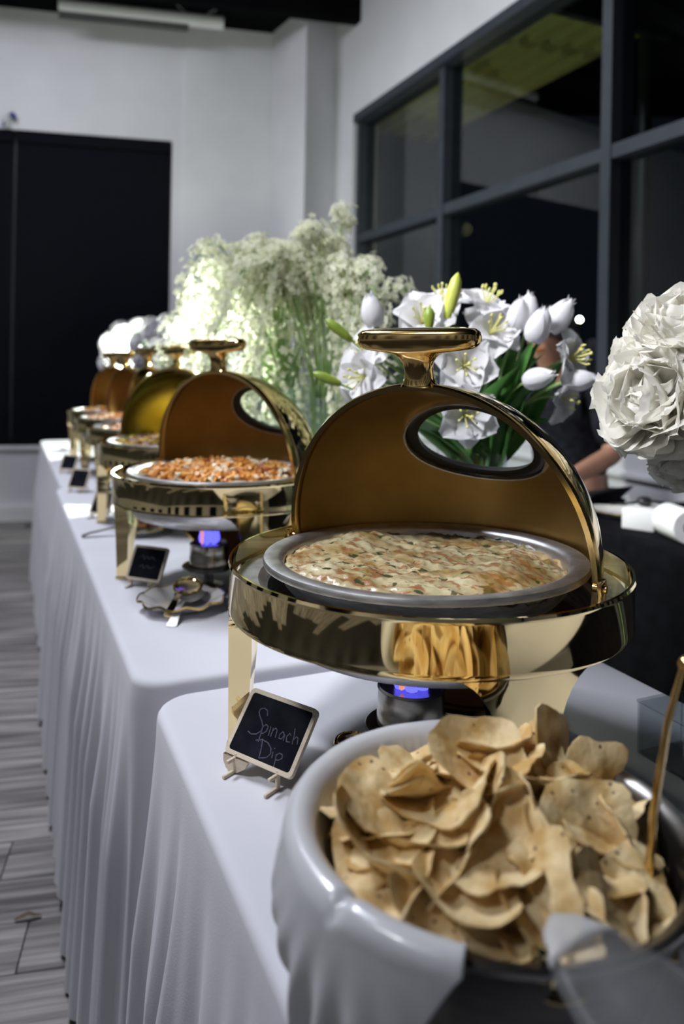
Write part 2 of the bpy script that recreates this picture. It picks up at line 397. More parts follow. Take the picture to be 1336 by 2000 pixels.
CEIL = 3.855
def bw(x): return 5.77 + 0.21 * (x + 2.55)          # plan line of the back wall
def back_dir(): return Vector((1, 0.21, 0)).normalized()
# back wall: pieces round the black-shaded window
WX0, WX1, WZ0, WZ1 = -3.75, -1.36, 0.565, 2.945
wb = MB()
def bwbox(mb, x0, x1, z0, z1, off=0.0, th=0.16, mi=0):
    n = Vector((-0.21, 1, 0)).normalized()
    P = [Vector((x0, bw(x0), 0)) + n * off, Vector((x1, bw(x1), 0)) + n * off]
    vs = []
    for z in (z0, z1):
        for p in (P[0], P[1], P[1] + n * th, P[0] + n * th): vs.append((p.x, p.y, z))
    mb.add(vs, [(0, 3, 2, 1), (4, 5, 6, 7), (0, 1, 5, 4), (1, 2, 6, 5), (2, 3, 7, 6), (3, 0, 4, 7)], mi)
bwbox(wb, -6.2, WX0, 0, 4.2); bwbox(wb, WX1, -0.2, 0, 4.2)
bwbox(wb, WX0, WX1, 0, WZ0); bwbox(wb, WX0, WX1, WZ1, 4.2)
wb.build('wall_back', 'wall', smooth=False, kind='structure')
pl = MB(); bwbox(pl, -1.27, -0.56, 0, 4.2, off=-0.035, th=0.05); pl.build('trim_1', 'wall', smooth=False, kind='structure')
bb = MB(); bwbox(bb, -6.2, -0.56, 0.0, 0.10, off=-0.05, th=0.05); bwbox(bb, -6.2, -0.56, 0.10, 0.115, off=-0.042, th=0.042)
bb.build('baseboard_back', 'trim', smooth=False, kind='structure')
# window behind the shades
win1 = bpy.data.objects.new('window_1', None); COL.objects.link(win1); win1['kind'] = 'structure'
f = MB()
for x0, x1, z0, z1 in ((WX0, WX1, WZ0, WZ0 + .05), (WX0, WX1, WZ1 - .05, WZ1), (WX0, WX0 + .05, WZ0, WZ1), (WX1 - .05, WX1, WZ0, WZ1), (-2.53, -2.47, WZ0, WZ1)):
    bwbox(f, x0, x1, z0, z1, off=0.07, th=0.06)
f.build('window_frame', 'frame', win1, smooth=False)
g = MB(); bwbox(g, WX0, WX1, WZ0, WZ1, off=0.10, th=0.006); g.build('pane', 'pane', win1, smooth=False)
sl = MB(); bwbox(sl, WX0 - .03, WX1 + .03, WZ0 - .03, WZ0, off=-0.03, th=0.1); sl.build('window_sill', 'trim', win1, smooth=False)
for lab, x0, x1 in (('narrow sliver of black roller shade at the far left edge of the back window', WX0 + .02, -2.505),
                    ('wide black roller shade pulled down over the back window, right of the seam', -2.485, WX1 - .012)):
    s = thing('roller_shade', lab, 'window shade', (0, 0, 0))
    a = MB(); bwbox(a, x0, x1, WZ0 + .012, WZ1 - .07, off=0.03, th=0.004); a.build('shade_fabric', 'shade', s, smooth=False)
    a = MB(); bwbox(a, x0, x1, WZ1 - .09, WZ1 - .002, off=0.002, th=0.06); a.build('headbox', 'shade', s, smooth=False)
    a = MB(); bwbox(a, x0, x1, WZ0 + .004, WZ0 + .03, off=0.024, th=0.016); a.build('hem_bar', 'shade', s, smooth=False)
# corner pillar
PA, PB, PC = (-0.593, 6.12), (-0.30, 5.63), (-0.078, 5.93)
mb = MB(); vs = []
for z in (0, 4.2):
    for p in (PA, PB, PC, (0.05, 6.4), (-0.5, 6.5)): vs.append((*p, z))
mb.add(vs, [(0, 1, 6, 5), (1, 2, 7, 6), (2, 3, 8, 7), (3, 4, 9, 8), (4, 0, 5, 9), (5, 6, 7, 8, 9)])
mb.build('wall_corner', 'wall', smooth=False, kind='structure')
# window wall on the right: n = 2.32, pieces below, above and beside the storefront
NW = 2.32; SILL = 0.95; HEAD = 3.05; U0, U1 = -1.6, 5.14
def nbox(mb, n0, n1, u0, u1, z0, z1, mi=0):
    vs = [tuple(T(n, u, z)) for n in (n0, n1) for u in (u0, u1) for z in (z0, z1)]
    mb.add(vs, [(0, 1, 3, 2), (4, 6, 7, 5), (0, 4, 5, 1), (2, 3, 7, 6), (0, 2, 6, 4), (1, 5, 7, 3)], mi)
mb = MB(); nbox(mb, NW, NW + .2, -4, 5.6, 0, SILL); nbox(mb, NW, NW + .2, -4, 5.6, HEAD, 4.2)
nbox(mb, NW, NW + .2, U1, 5.6, SILL, HEAD); nbox(mb, NW, NW + .2, -4, U0, SILL, HEAD)
mb.build('wall_right', 'wall', smooth=False, kind='structure')
mb = MB(); nbox(mb, NW - .022, NW, -3, 5.3, 0.775, 0.79); mb.build('trim_2', 'trim', smooth=False, kind='structure')
mb = MB(); nbox(mb, NW - .02, NW, -3, 5.3, 0, 0.1); mb.build('baseboard_right', 'trim', smooth=False, kind='structure')
win2 = bpy.data.objects.new('window_2', None); COL.objects.link(win2); win2['kind'] = 'structure'
MULL = [1.18, 2.57, 3.94]
edges = [U0] + [-0.22] + MULL + [U1]
TZ = EYE + 0.935
for i, u in enumerate(edges):
    mb = MB(); w = 0.03
    nbox(mb, NW + .03, NW + .16, max(U0, u - w) if i else u, min(U1, u + w) if i < len(edges) - 1 else u, SILL + .06, HEAD - .06) if 0 < i < len(edges) - 1 else \
        nbox(mb, NW + .03, NW + .16, u if i == 0 else u - .05, u + .05 if i == 0 else u, SILL + .06, HEAD - .06)
    mb.build('mullion', 'frame', win2, smooth=False)
for i in range(len(edges) - 1):
    mb = MB(); nbox(mb, NW + .035, NW + .155, edges[i] + .03, edges[i + 1] - .03, TZ - .03, TZ + .03); mb.build('transom_bar', 'frame', win2, smooth=False)
    for z0, z1 in ((SILL + .06, TZ - .03), (TZ + .03, HEAD - .06)):
        mb = MB(); nbox(mb, NW + .09, NW + .098, edges[i] + .03, edges[i + 1] - .03, z0, z1); mb.build('pane', 'pane', win2, smooth=False)
mb = MB(); nbox(mb, NW + .0, NW + .16, U0, U1, HEAD - .06, HEAD); mb.build('head_bar', 'frame', win2, smooth=False)
mb = MB(); nbox(mb, NW + .03, NW + .16, U0, U1, SILL, SILL + .06); mb.build('sill_bar', 'frame', win2, smooth=False)
# floor, ceiling, the rest of the hall
fl = MB(); fl.box((-1.2, 1.5, -0.035), (12, 13, 0.05)); floor = fl.build('floor', 'black_metal', smooth=False, kind='structure')
PW = 0.148
pd = Vector((1, 0.22, 0)).normalized(); pn = Vector((-pd.y, pd.x, 0)); prot = math.atan2(pd.y, pd.x)
pm = {}
for L_ in (1.2, 0.9, 1.45):
    b = MB(); b.box((0, 0, 0), (L_ - 0.0025, PW - 0.0025, 0.011), bev=0.0012); pm[L_] = b.mesh('plank', 'plank', smooth=False)
rnd = random.Random(3)
for r_ in range(-2, 44):
    x = -3.6 + rnd.uniform(-0.9, 0.0)
    while x < 0.5:
        L_ = rnd.choice((1.2, 0.9, 1.45)); p = pd * (x + L_ / 2) + pn * (r_ * PW + 0.2); x += L_
        nn = p.x * CA + p.y * SA
        if nn > 0.75 or p.y > bw(p.x) - 0.02 or p.y < -0.2 or p.x < -0.55 * p.y - 1.6: continue
        put('plank', pm[L_], floor, (p.x, p.y, -0.0045 + rnd.uniform(-0.0006, 0.0)), (0, 0, prot))
ce = MB(); ce.box((-1.2, 1.5, CEIL + .05), (12, 13, 0.1)); ceil = ce.build('ceiling', 'black_ceiling', smooth=False, kind='structure')
for k in range(6):
    b = MB(); b.box((0, 0, 0), (9.5, 0.09, 0.16), bev=0.01); b.build('joist', 'black_ceiling', ceil, False, loc=(-1.2, 5.3 - k * 1.25, CEIL - .082), rot=(0, 0, prot))
wall_box('wall_left', (-6.0, -3.4), (-6.0, 5.2), 0, 4.2, 0.15)
wall_box('wall_front', (4.2, -3.4), (-6.0, -3.4), 0, 4.2, 0.15)
for k, y in enumerate((-2.6, -1.3, 0.0, 1.3, 2.6, 3.9)):
    b = MB(); b.box((-5.97, y, 1.9), (0.06, 0.6, 2.6)); b.build('window_%d' % (3 + k), 'shade', smooth=False, kind='structure')
for k, x in enumerate((-5.0, -3.8, -2.6, -1.4, -0.2, 1.4)):
    b = MB(); b.box((x, -3.37, 1.65), (0.55, 0.06, 2.8)); b.build('window_%d' % (9 + k), 'shade', smooth=False, kind='structure')
# outside: ground and the lit metal canopy over the pavement
b = MB(); nbox(b, 2.55, 9.5, -6, 12, -0.08, -0.03); b.build('ground', 'night', smooth=False, kind='structure')
can = thing('canopy', 'yellow-lit corrugated metal canopy outside, beyond the top of the storefront window', 'canopy', (0, 0, 0))
NC0, NC1, UC0, UC1, ZC = 2.56, 3.5, 3.35, 5.9, EYE + 2.0
b = MB(); nbox(b, NC0, NC1, UC0, UC1, ZC + .07, ZC + .09); b.build('roof_sheet', 'black_metal', can, smooth=False)
for k in range(6):
    n0 = NC0 + 0.02 + k * 0.155
    b = MB(); prof = [(0, .06), (0.012, .0), (0.085, .0), (0.097, .06)]
    rows = [[tuple(T(n0 + a, u, ZC + z)) for a, z in prof] for u in (UC0, UC1)]
    b.grid(rows); b.build('rib', 'deck', can, smooth=False)
b = MB(); nbox(b, NC0, NC1, UC0 - .05, UC0, ZC - .08, ZC + .1); b.build('fascia', 'black_metal', can, smooth=False)
for n_, u_ in ((NC1 - .05, UC0 + .1), (NC1 - .05, UC1 - .1)):
    b = MB(); p = T(n_, u_, 0); b.tube([(p.x, p.y, -.03), (p.x, p.y, ZC + .07)], 0.04, 10); b.build('post', 'black_metal', can)
pt = T(3.0, 4.7, ZC - 1.0); point('canopy_lamp', pt, 3.2, (1.0, 0.9, 0.45), 0.05)
st = thing('street_lamp', 'tiny bright round lamp far outside the dark window, above the tulips', 'lamp', (2.62, 8.5, 0))
b = MB(); b.tube([(0, 0, -.03), (0, 0, 1.74)], 0.02, 8); b.build('pole', 'black_metal', st)
b = MB(); b.sphere((0, 0, 1.765), 0.028, 14); b.build('globe', 'street', st)

# strip lamp hanging under the ceiling by the back wall
lp = thing('strip_lamp', 'long white unlit strip lamp hung under the black ceiling at the back', 'lamp', (0, 0, 0))
b = MB(); A, B = Vector((-2.07, 5.50, EYE + 2.545)), Vector((-0.93, 5.74, EYE + 2.545))
b.tube([A, B], 0.05, 14); b.build('housing', 'trim', lp)
b = MB(); b.tube([A - Vector((0.0, 0, 0.06)), B - Vector((0.25, 0.05, 0.06))], 0.028, 10); b.build('shadow_gap', 'black_metal', lp)  # black tube standing in for the shadow gap below the housing
for q in (0.7, 0.78):
    p = A.lerp(B, 0.82); b = MB(); t = A.lerp(B, q + (0.18 if q > .75 else 0)); b.tube([p, (t.x, t.y, CEIL)], 0.005, 6); b.build('hanging_wire', 'steel', lp)
bl = MB()
for k in range(26):
    pass
bt = MB(); rows = []
for i in range(14):
    a = i / 13 * 5.0
    c = Vector((-2.52 + 0.045 * math.cos(a), 5.735 - 0.01 * i / 13, WZ1 + 0.05 + 0.045 * math.sin(a * 1.3)))
    rows.append([(c.x, c.y - .015, c.z - .016), (c.x + .008, c.y + .012, c.z + .020)])
bt.grid(rows); tag(bt.build('tape_scrap', 'blue'), 'crumpled scrap of blue tape stuck above the black window shade', 'tape')

# ------------------------------------------------------------------ buffet tables and cloths
def sm(a, b, x): t = max(0, min(1, (x - a) / (b - a))); return t * t * (3 - 2 * t)
def rrect(n0, n1, u0, u1, r, step):
    pts = []
    def line(a, b):
        k = max(1, int((Vector(b) - Vector(a)).length / step))
        for i in range(k): pts.append(tuple(Vector(a).lerp(Vector(b), i / k)))
    def arc(c, a0):
        k = max(3, int(r * PI / 2 / step) + 1)
        for i in range(k): a = a0 + PI / 2 * i / k; pts.append((c[0] + r * math.cos(a), c[1] + r * math.sin(a)))
    line((n0 + r, u0), (n1 - r, u0)); arc((n1 - r, u0 + r), -PI / 2)
    line((n1, u0 + r), (n1, u1 - r)); arc((n1 - r, u1 - r), 0)
    line((n1 - r, u1), (n0 + r, u1)); arc((n0 + r, u1 - r), PI / 2)
    line((n0, u1 - r), (n0, u0 + r)); arc((n0 + r, u0 + r), PI)
    return pts

def cloth_mesh(n0, n1, u0, u1, ztop, seed, drop=0.735, amp=0.016, mname='cloth', step=0.011, flare=0.03):
    r = 0.055; P = rrect(n0, n1, u0, u1, r, step); N = len(P)
    rn = random.Random(seed); nor = []; s = []; acc = 0
    for i in range(N):
        a, b = Vector(P[i - 1]), Vector(P[(i + 1) % N]); d = (b - a).normalized(); nor.append(Vector((d.y, -d.x)))
        s.append(acc); acc += (Vector(P[(i + 1) % N]) - Vector(P[i])).length
    ph = [rn.uniform(0, 6.28) for _ in range(6)]
    def wave(t, k):
        q = 0.55 * math.sin(2 * PI * t / 0.115 + 1.6 * math.sin(2 * PI * t / 0.47 + ph[0]) + ph[1] + 0.3 * k)
        q += 0.35 * math.sin(2 * PI * t / 0.062 + 1.3 * math.sin(2 * PI * t / 0.31 + ph[2]) + ph[3])
        q += 0.3 * math.sin(2 * PI * t / 0.29 + ph[4])
        q = math.copysign(abs(q) ** 0.8, q)
        return q
    rows = []
    for ins in (0.05, 0.03, 0.012):
        rows.append([tuple(T(*(Vector(P[i]) - nor[i] * ins), ztop)) for i in range(N)])
    for k in range(1, 5):
        a = PI / 2 * k / 4
        rows.append([tuple(T(*(Vector(P[i]) - nor[i] * 0.012 * (1 - math.sin(a))), ztop - 0.012 * (1 - math.cos(a)))) for i in range(N)])
    nz = 26
    for k in range(1, nz + 1):
        t = k / nz; z = ztop - 0.012 - t * (drop - 0.012)
        A = amp * (min(1, max(0, (t - 0.03) / 0.35)) ** 1.2); fl_ = flare * t ** 1.2
        row = []
        for i in range(N):
            zz = z + (0.012 * math.sin(s[i] * 9 + ph[5]) * t ** 6 if k == nz else 0)
            e_ = 1 - .88 * sm(.3, .8, abs(nor[i].y)); p = Vector(P[i]) + nor[i] * e_ * (fl_ + A * (wave(s[i], t) + 0.55)); row.append(tuple(T(p.x, p.y, zz)))
        rows.append(row)
    mb = MB(); mb.grid(rows, cu=True)
    mb.f.append(tuple(range(N))); mb.m.append(0)
    return mb.mesh('cloth', mname, True, 60)

def table(n0, n1, u0, u1, ztop, seed, tlab, clab, mname='cloth', **k):
    c = T((n0 + n1) / 2, (u0 + u1) / 2, 0)
    t = thing('folding_table', tlab, 'table', c, TROT)
    hx, hy = (n1 - n0) / 2 - .03, (u1 - u0) / 2 - .03
    b = MB(); b.box((0, 0, ztop - .028), (2 * hx, 2 * hy, 0.04), bev=0.008); b.build('tabletop', 'milky', t)
    for sx in (-1, 1):
        for sy in (-1, 1):
            b = MB(); x, y = sx * (hx - .04), sy * (hy - .12)
            b.tube([(x, y, 0.0), (x, y, ztop - .045)], 0.014, 10); b.tube([(x, y, 0.0), (x, y, 0.03)], 0.018, 10)
            b.build('leg', 'black_metal', t)
    cl = put('tablecloth', cloth_mesh(n0, n1, u0, u1, ztop, seed, mname=mname, **k)); cl.data.name = 'tablecloth'
    tag(cl, clab, 'tablecloth')
TN0, TN1 = 0.19, 0.87
table(TN0, TN1, -0.62, 1.06, 0.75, 11, 'folding table under the white cloth nearest the camera', 'white skirted tablecloth under the chip bowl and the spinach dip', amp=0.016, flare=0.036)
table(TN0 - .015, TN1 - .01, 1.085, 2.92, 0.755, 12, 'folding table under the middle white cloth', 'white skirted tablecloth under the pasta dish and the gold-rimmed plate', flare=0.03)
table(TN0 + .005, TN1 + .01, 2.945, 4.72, 0.75, 13, 'folding table under the farthest white cloth', 'farthest white skirted tablecloth, reaching toward the black window', flare=0.025)
table(1.58, 2.24, -0.4, 1.99, 0.75, 14, 'side table under the black cloth by the window wall', 'black tablecloth on the side table below the storefront window', mname='black_cloth', step=0.03, amp=0.01, flare=0.0)

# ------------------------------------------------------------------ chafing dishes
LID_R = 0.198
ALPHA = R(33)
def lid_dir(phi, s):
    c = Vector((0, -math.sin(ALPHA), math.cos(ALPHA)))
    t1 = Vector((1, 0, 0)); t2 = Vector((0, math.cos(ALPHA), math.sin(ALPHA)))
    t = t1 * math.sin(phi) - t2 * math.cos(phi)
    return c * math.cos(s) + t * math.sin(s), t, c
def hole_s(phi, g=1.0):
    return R(1.0 / math.sqrt((math.cos(phi) / 19.0) ** 2 + (math.sin(phi) / 27.0) ** 2)) * g

def lid_meshes():
    n = 96; k = 26
    out, inn = [], []
    for j in range(k + 1):
        ro, ri = [], []
        for i in range(n):
            ph = 2 * PI * i / n; _, t, c = lid_dir(ph, 0)
            s1 = math.atan2(c.z, -t.z); s0 = hole_s(ph)
            d, _, _ = lid_dir(ph, s0 + (s1 - s0) * j / k)
            if j == k: d.z = 0; d.normalize()
            ro.append(tuple(d * (LID_R + .0015))); ri.append(tuple(d * (LID_R - .0015)))
        out.append(ro); inn.append(ri)
    mb = MB(); mb.grid(out, 0, cu=True); mb.grid(inn, 1, cu=True); mb.grid([out[k], inn[k]], 0, cu=True)
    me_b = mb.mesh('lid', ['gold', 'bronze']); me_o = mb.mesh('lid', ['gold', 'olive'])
    # rolled gold rim
    rim = MB()
    rim.lathe([(LID_R - .003, -.002), (LID_R + .003, -.002), (LID_R + .0045, 0.002), (LID_R + .0045, 0.009), (LID_R + .003, .012), (LID_R + 0.0015, 0.012), (LID_R - .003, 0.010), (LID_R - .0042, 0.004), (LID_R - .003, -.002)], 96)
    # window frame: rubber inside, steel bead
    fr = MB(); rows = []
    for a, rr, mi in ((0.93, -.0005, 0), (0.93, -.006, 0), (1.04, -.006, 0), (1.10, -.0045, 0), (1.13, -.001, 0)):
        rows.append([tuple(lid_dir(2 * PI * i / 72, hole_s(2 * PI * i / 72, a))[0] * (LID_R + rr)) for i in range(72)])
    fr.grid(rows, 0, cu=True)
    rows = []
    for a, rr in ((1.13, -.0015), (1.135, -.0065), (1.16, -.0065), (1.165, -.0015)):
        rows.append([tuple(lid_dir(2 * PI * i / 72, hole_s(2 * PI * i / 72, a))[0] * (LID_R + rr)) for i in range(72)])
    fr.grid(rows, 1, cu=True)
    rows = []
    for a, rr in ((0.93, 0), (0.93, .004), (1.06, .004), (1.08, .001)):
        rows.append([tuple(lid_dir(2 * PI * i / 72, hole_s(2 * PI * i / 72, a))[0] * (LID_R + rr)) for i in range(72)])
    fr.grid(rows, 0, cu=True)
    gl = MB(); rows = []
    for a in (0.0, .25, .5, .75, .97):
        rows.append([tuple(lid_dir(2 * PI * i / 48, hole_s(2 * PI * i / 48, a))[0] * (LID_R - .001)) for i in range(48)])
    gl.grid(rows, 0, cu=True)
    # T handle: grows along -Y from the rim front, bar along X
    h = MB(); rows = []
    def sup(hx, hz, y, e=2.6, n=28, zc=0.006):
        r = []
        for i in range(n):
            a = 2 * PI * i / n; ca, sa = math.cos(a), math.sin(a)
            r.append((hx * math.copysign(abs(ca) ** (2 / e), ca), y, zc + hz * math.copysign(abs(sa) ** (2 / e), sa)))
        return r
    y0 = -(LID_R + .001)
    for dy, hx, hz in ((0, .025, .0125), (.003, .0205, .011), (.010, .0178, .0105), (.020, .0174, .0105), (.028, .0190, .011), (.034, .0235, .013), (.038, .031, .0155), (.0405, .043, .0175), (.042, .058, .0185), (.0435, .069, .019), (.0465, .0755, .0198), (.0515, .0788, .0205), (.057, .0795, .0207), (.062, .078, .020), (.0655, .073, .018), (.067, .062, .014), (.0673, .02, .006)):
        rows.append(sup(hx, hz, y0 - dy))
    h.grid(rows, 0, cu=True)
    h.f.append(tuple(len(h.v) - 28 + i for i in range(28))); h.m.append(0)
    return me_b, me_o, rim.mesh('lid_rim', 'gold_dark'), fr.mesh('window_frame', ['rubber', 'steel']), gl.mesh('lid_window', 'lid_glass'), h.mesh('handle', 'gold_dark', angle=60)
LIDB, LIDO, RIM, WFR, WGL, HAN = lid_meshes()

def band_mesh(r):
    b = MB(); b.lathe([(r - .0015, .176), (r + .0015, .176), (r + .0022, .179), (r + .0015, .182), (r + .0015, .226), (r + .0028, .229), (r + .0015, .232), (r - .0015, .232), (r - .0015, .176)], 120)
    return b.mesh('band', 'gold', angle=30)
def leg_mesh(r):
    b = MB(); out, inn = [], []
    zs = [0.0, .01, .03, .07, .11, .135, .150, .161, .169, .1745, .178]; dp = [.02, .021, .022, .024, .026, .026, .022, .014, .006, .0022, .0022]
    hw = [.012, .0125, .0145, .020, .027, .034, .040, .047, .055, .064, .075]
    for z, w, d_ in zip(zs, hw, dp):
        ro, ri = [], []
        for k in range(9):
            a = (k / 4 - 1) * w / r; ro.append(((r + .0008) * math.cos(a), (r + .0008) * math.sin(a), z)); ri.append(((r - d_) * math.cos(a), (r - d_) * math.sin(a), z))
        out.append(ro); inn.append(ri)
    b.grid(out); b.grid(inn)
    b.grid([[p[0] for p in out], [p[0] for p in inn]]); b.grid([[p[-1] for p in out], [p[-1] for p in inn]]); b.grid([out[0], inn[0]])
    b.box((r - .01, 0, .003), (.026, .03, .006), bev=.002)
    return b.mesh('leg', 'gold', angle=30)

def chafing_dish(label, n, u, rotz, r, open_deg, inner, ztop=0.75, legs=(95, 212, 322)):
    c = T(n, u, ztop)
    d = thing('chafing_dish', label, 'chafing dish', c, rotz, 'gold roll-top chafing dishes along the buffet')
    put('band', band_mesh(r), d)
    lm = leg_mesh(r)
    for a in legs: put('leg', lm, d, rot=(0, 0, R(a)))
    b = MB(); ro = r - .004
    b.lathe([(ro, .205), (ro - .002, .208), (.199, .208), (.196, .204), (.188, .198), (.183, .16), (.174, .146), (.155, .139), (.10, .137), (.001, .137)], 96)
    b.build('water_pan', 'steel', d)
    for s in (-1, 1):
        b = MB(); b.box((s * (LID_R + .0065), 0, .222), (.006, .02, .03), bev=.002); b.tube([(s * (LID_R - .002), 0, .228), (s * (LID_R + .012), 0, .228)], .0045, 12); b.build('hinge', 'gold_dark', d)
    hold = MB(); hold.lathe([(.0405, .040), (.052, .040), (.054, .042), (.052, .044), (.0405, .044)], 48)
    hold.lathe([(.0, .034), (.0425, .034), (.0425, .041)], 48)
    qa = Vector((math.cos(R(95)), math.sin(R(95)), 0))
    hold.lathe([(.001, .0), (.03, .0), (.03, .004), (.010, .008), (.010, .034), (.001, .034)], 32)
    hold.v = [(x, y - .032, z) for x, y, z in hold.v]
    hold.tube([(0, .03, .042), tuple(qa * (r - .02) + Vector((0, 0, .042)))], .003, 8)
    hold.build('fuel_holder', 'steel_dark', d)
    lid = put('lid', inner, d, (0, 0, .236), (R(-open_deg), 0, 0))
    put('lid_rim', RIM, lid); put('window_frame', WFR, lid); put('lid_window', WGL, lid); put('handle', HAN, lid)
    return d

def burner(label, dish, flame_h):
    rz = dish.rotation_euler.z; off = Vector((0.032 * math.sin(rz), -0.032 * math.cos(rz), .0345))
    t = thing('fuel_burner', label, 'burner', dish.location + off, rz, 'lit fuel burners under the chafing dishes')
    b = MB(); b.lathe([(.001, .0), (.034, .0), (.0385, .003), (.0395, .006), (.0395, .026), (.0385, .028), (.0385, .05), (.0395, .052), (.037, .054), (.034, .050), (.02, .050), (.001, .050)], 48)
    b.build('can', 'steel_can', t)
    f = MB()
    for k in range(6):
        a = 2 * PI * k / 6; x, y = .014 * math.cos(a), .014 * math.sin(a)
        f.lathe([(.001, 0), (.007, flame_h * .15), (.008, flame_h * .35), (.005, flame_h * .7), (.0005, flame_h)], 10, c=(x, y, .051))
    f.build('flame', 'flame', t)
    f = MB(); f.lathe([(.001, 0), (.004, flame_h * .2), (.003, flame_h * .7), (.0005, flame_h * .9)], 10, c=(-.004, -.016, .052)); f.build('flame_core', 'flame_core', t)
    return t

def food_pan(label, dish, dz=0.0, tilt=0.0):
    b = MB(); b.lathe([(.0005, .196), (.12, .196), (.158, .199), (.1635, .206), (.1665, .2275), (.169, .2315), (.174, .2335), (.186, .2345), (.1895, .2335), (.1910, .2305), (.1905, .2265), (.1885, .2265), (.188, .2305), (.185, .2325), (.174, .2315), (.171, .230), (.1685, .2265), (.166, .2045), (.159, .1965), (.155, .194), (.0005, .194)], 120)
    o = b.build('food_pan', 'steel', loc=dish.location + Vector((0, 0, dz)), rot=(0, R(tilt), dish.rotation_euler.z))
    return tag(o, label, 'pan')

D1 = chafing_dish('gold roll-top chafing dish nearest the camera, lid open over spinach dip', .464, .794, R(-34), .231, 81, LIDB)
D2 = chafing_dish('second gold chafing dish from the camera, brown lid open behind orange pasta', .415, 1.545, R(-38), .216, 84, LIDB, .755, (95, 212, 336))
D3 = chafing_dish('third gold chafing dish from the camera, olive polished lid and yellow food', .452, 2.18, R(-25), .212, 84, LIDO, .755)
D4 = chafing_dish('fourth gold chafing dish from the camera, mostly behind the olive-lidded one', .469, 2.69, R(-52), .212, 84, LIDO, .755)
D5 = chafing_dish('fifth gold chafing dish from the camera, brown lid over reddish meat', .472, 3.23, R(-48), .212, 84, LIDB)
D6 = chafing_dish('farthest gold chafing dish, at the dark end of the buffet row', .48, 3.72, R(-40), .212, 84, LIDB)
burner('steel fuel burner with low blue flame under the spinach dip', D1, .014)
burner('steel fuel burner with tall blue and orange flame under the pasta', D2, .038)
food_pan('round steel pan with wide lip holding the spinach dip', D1, 0.0, -1.0)
food_pan('round steel pan holding the orange pasta', D2)
food_pan('round steel pan of yellow food in the olive-lidded dish', D3)
food_pan('round steel pan in the fourth chafing dish from the camera', D4)
food_pan('round steel pan of reddish meat in the fifth chafing dish', D5)
food_pan('round steel pan in the farthest chafing dish', D6)

def nz(p, s=1.0): return noise.noise(Vector(p) * s)
# spinach dip: one thick baked surface with lumps
rows = []; NR, NA = 64, 200
for i in range(NR + 1):
    r = .1695 * (i / NR) ** 0.8; row = []
    for j in range(NA):
        a = 2 * PI * j / NA; x, y = r * math.cos(a), r * math.sin(a)
        edge = max(0, (r - .13) / .035)
        lump = math.exp(-(((x + .115) / .035) ** 2 + ((y - .03) / .05) ** 2)) * .016 + math.exp(-(((x - .10) / .035) ** 2 + ((y + .02) / .045) ** 2)) * .012 + math.exp(-(((x + .02) / .09) ** 2 + ((y + .12) / .03) ** 2)) * .008
        h = .2268 + .0015 * (1 - (r / .1655) ** 2) + lump * .62 + .0035 * nz((x, y, .3), 26) + .0035 * nz((x, y, 1.3), 60) + .0022 * nz((x, y, 2.3), 140) * (1 + edge) - .004 * edge ** 1.5
        h -= .006 * max(0, min(1, (x - .10) / .05)) * (1 if y < .05 else .6)
        row.append((x, y, h))
    rows.append(row)
b = MB(); b.grid(rows, cu=True)
o = b.build('spinach_dip', 'dip', loc=D1.location, rot=(0, R(-1.0), D1.rotation_euler.z), angle=180)
tag(o, 'baked spinach dip with melted cheese and green flecks in the nearest pan', 'food')

def pasta_mesh(seed, count, mats, mound, rmax=.158, tube=True):
    rn = random.Random(seed); b = MB()
    rows = [[(.1645 * i / 10 * math.cos(2 * PI * j / 40), .1645 * i / 10 * math.sin(2 * PI * j / 40), .214 + mound * .6 * (1 - (i / 10) ** 2)) for j in range(40)] for i in range(11)]
    b.grid(rows, 0, cu=True)
    for _ in range(count):
        r = rmax * math.sqrt(rn.random()); a = rn.uniform(0, 2 * PI); x, y = r * math.cos(a), r * math.sin(a)
        z = .217 + mound * (1 - (r / .17) ** 2) + rn.uniform(0, .008)
        mx = Matrix.Translation((x, y, z)) @ Euler((rn.uniform(-.6, .6), rn.uniform(-.6, .6), rn.uniform(0, 6.3))).to_matrix().to_4x4()
        mi = rn.choices(range(len(mats)), [3] + [1] * (len(mats) - 1))[0]
        if tube:
            b.tube([(-.015, -.003, 0), (-.005, .002, .001), (.005, .002, .001), (.015, -.003, 0)], .0046, 6, mi, mx=mx)
        else:
            b.sphere((0, 0, 0), (rn.uniform(.008, .018), rn.uniform(.006, .012), rn.uniform(.004, .009)), 8, mi, mx=mx)
    return b
o = pasta_mesh(1, 620, ['pasta', 'cheese', 'red_sauce'], .022).build('baked_pasta', ['pasta', 'cheese', 'red_sauce'], loc=D2.location, rot=D2.rotation_euler)
tag(o, 'heaped orange baked pasta filling the second pan', 'food', kind='stuff')
for d, mats, lab, nm, sd in ((D3, ['yellow_food', 'purple_food', 'meat'], 'yellow and mauve cooked vegetables in the olive-lidded dish', 'cooked_vegetables', 2),
                         (D4, ['meat', 'purple_food', 'cheese'], 'dark cooked meat in the fourth chafing dish', 'cooked_meat', 3),
                         (D5, ['red_sauce', 'meat', 'cheese'], 'reddish saucy meat in the fifth chafing dish', 'saucy_meat', 4),
                         (D6, ['pasta', 'cheese', 'meat'], 'orange and cream food heaped in the farthest dish', 'baked_casserole', 5)):
    o = pasta_mesh(sd, 230, mats, .02, tube=False).build(nm, mats, loc=d.location, rot=d.rotation_euler)
    tag(o, lab, 'food', kind='stuff')

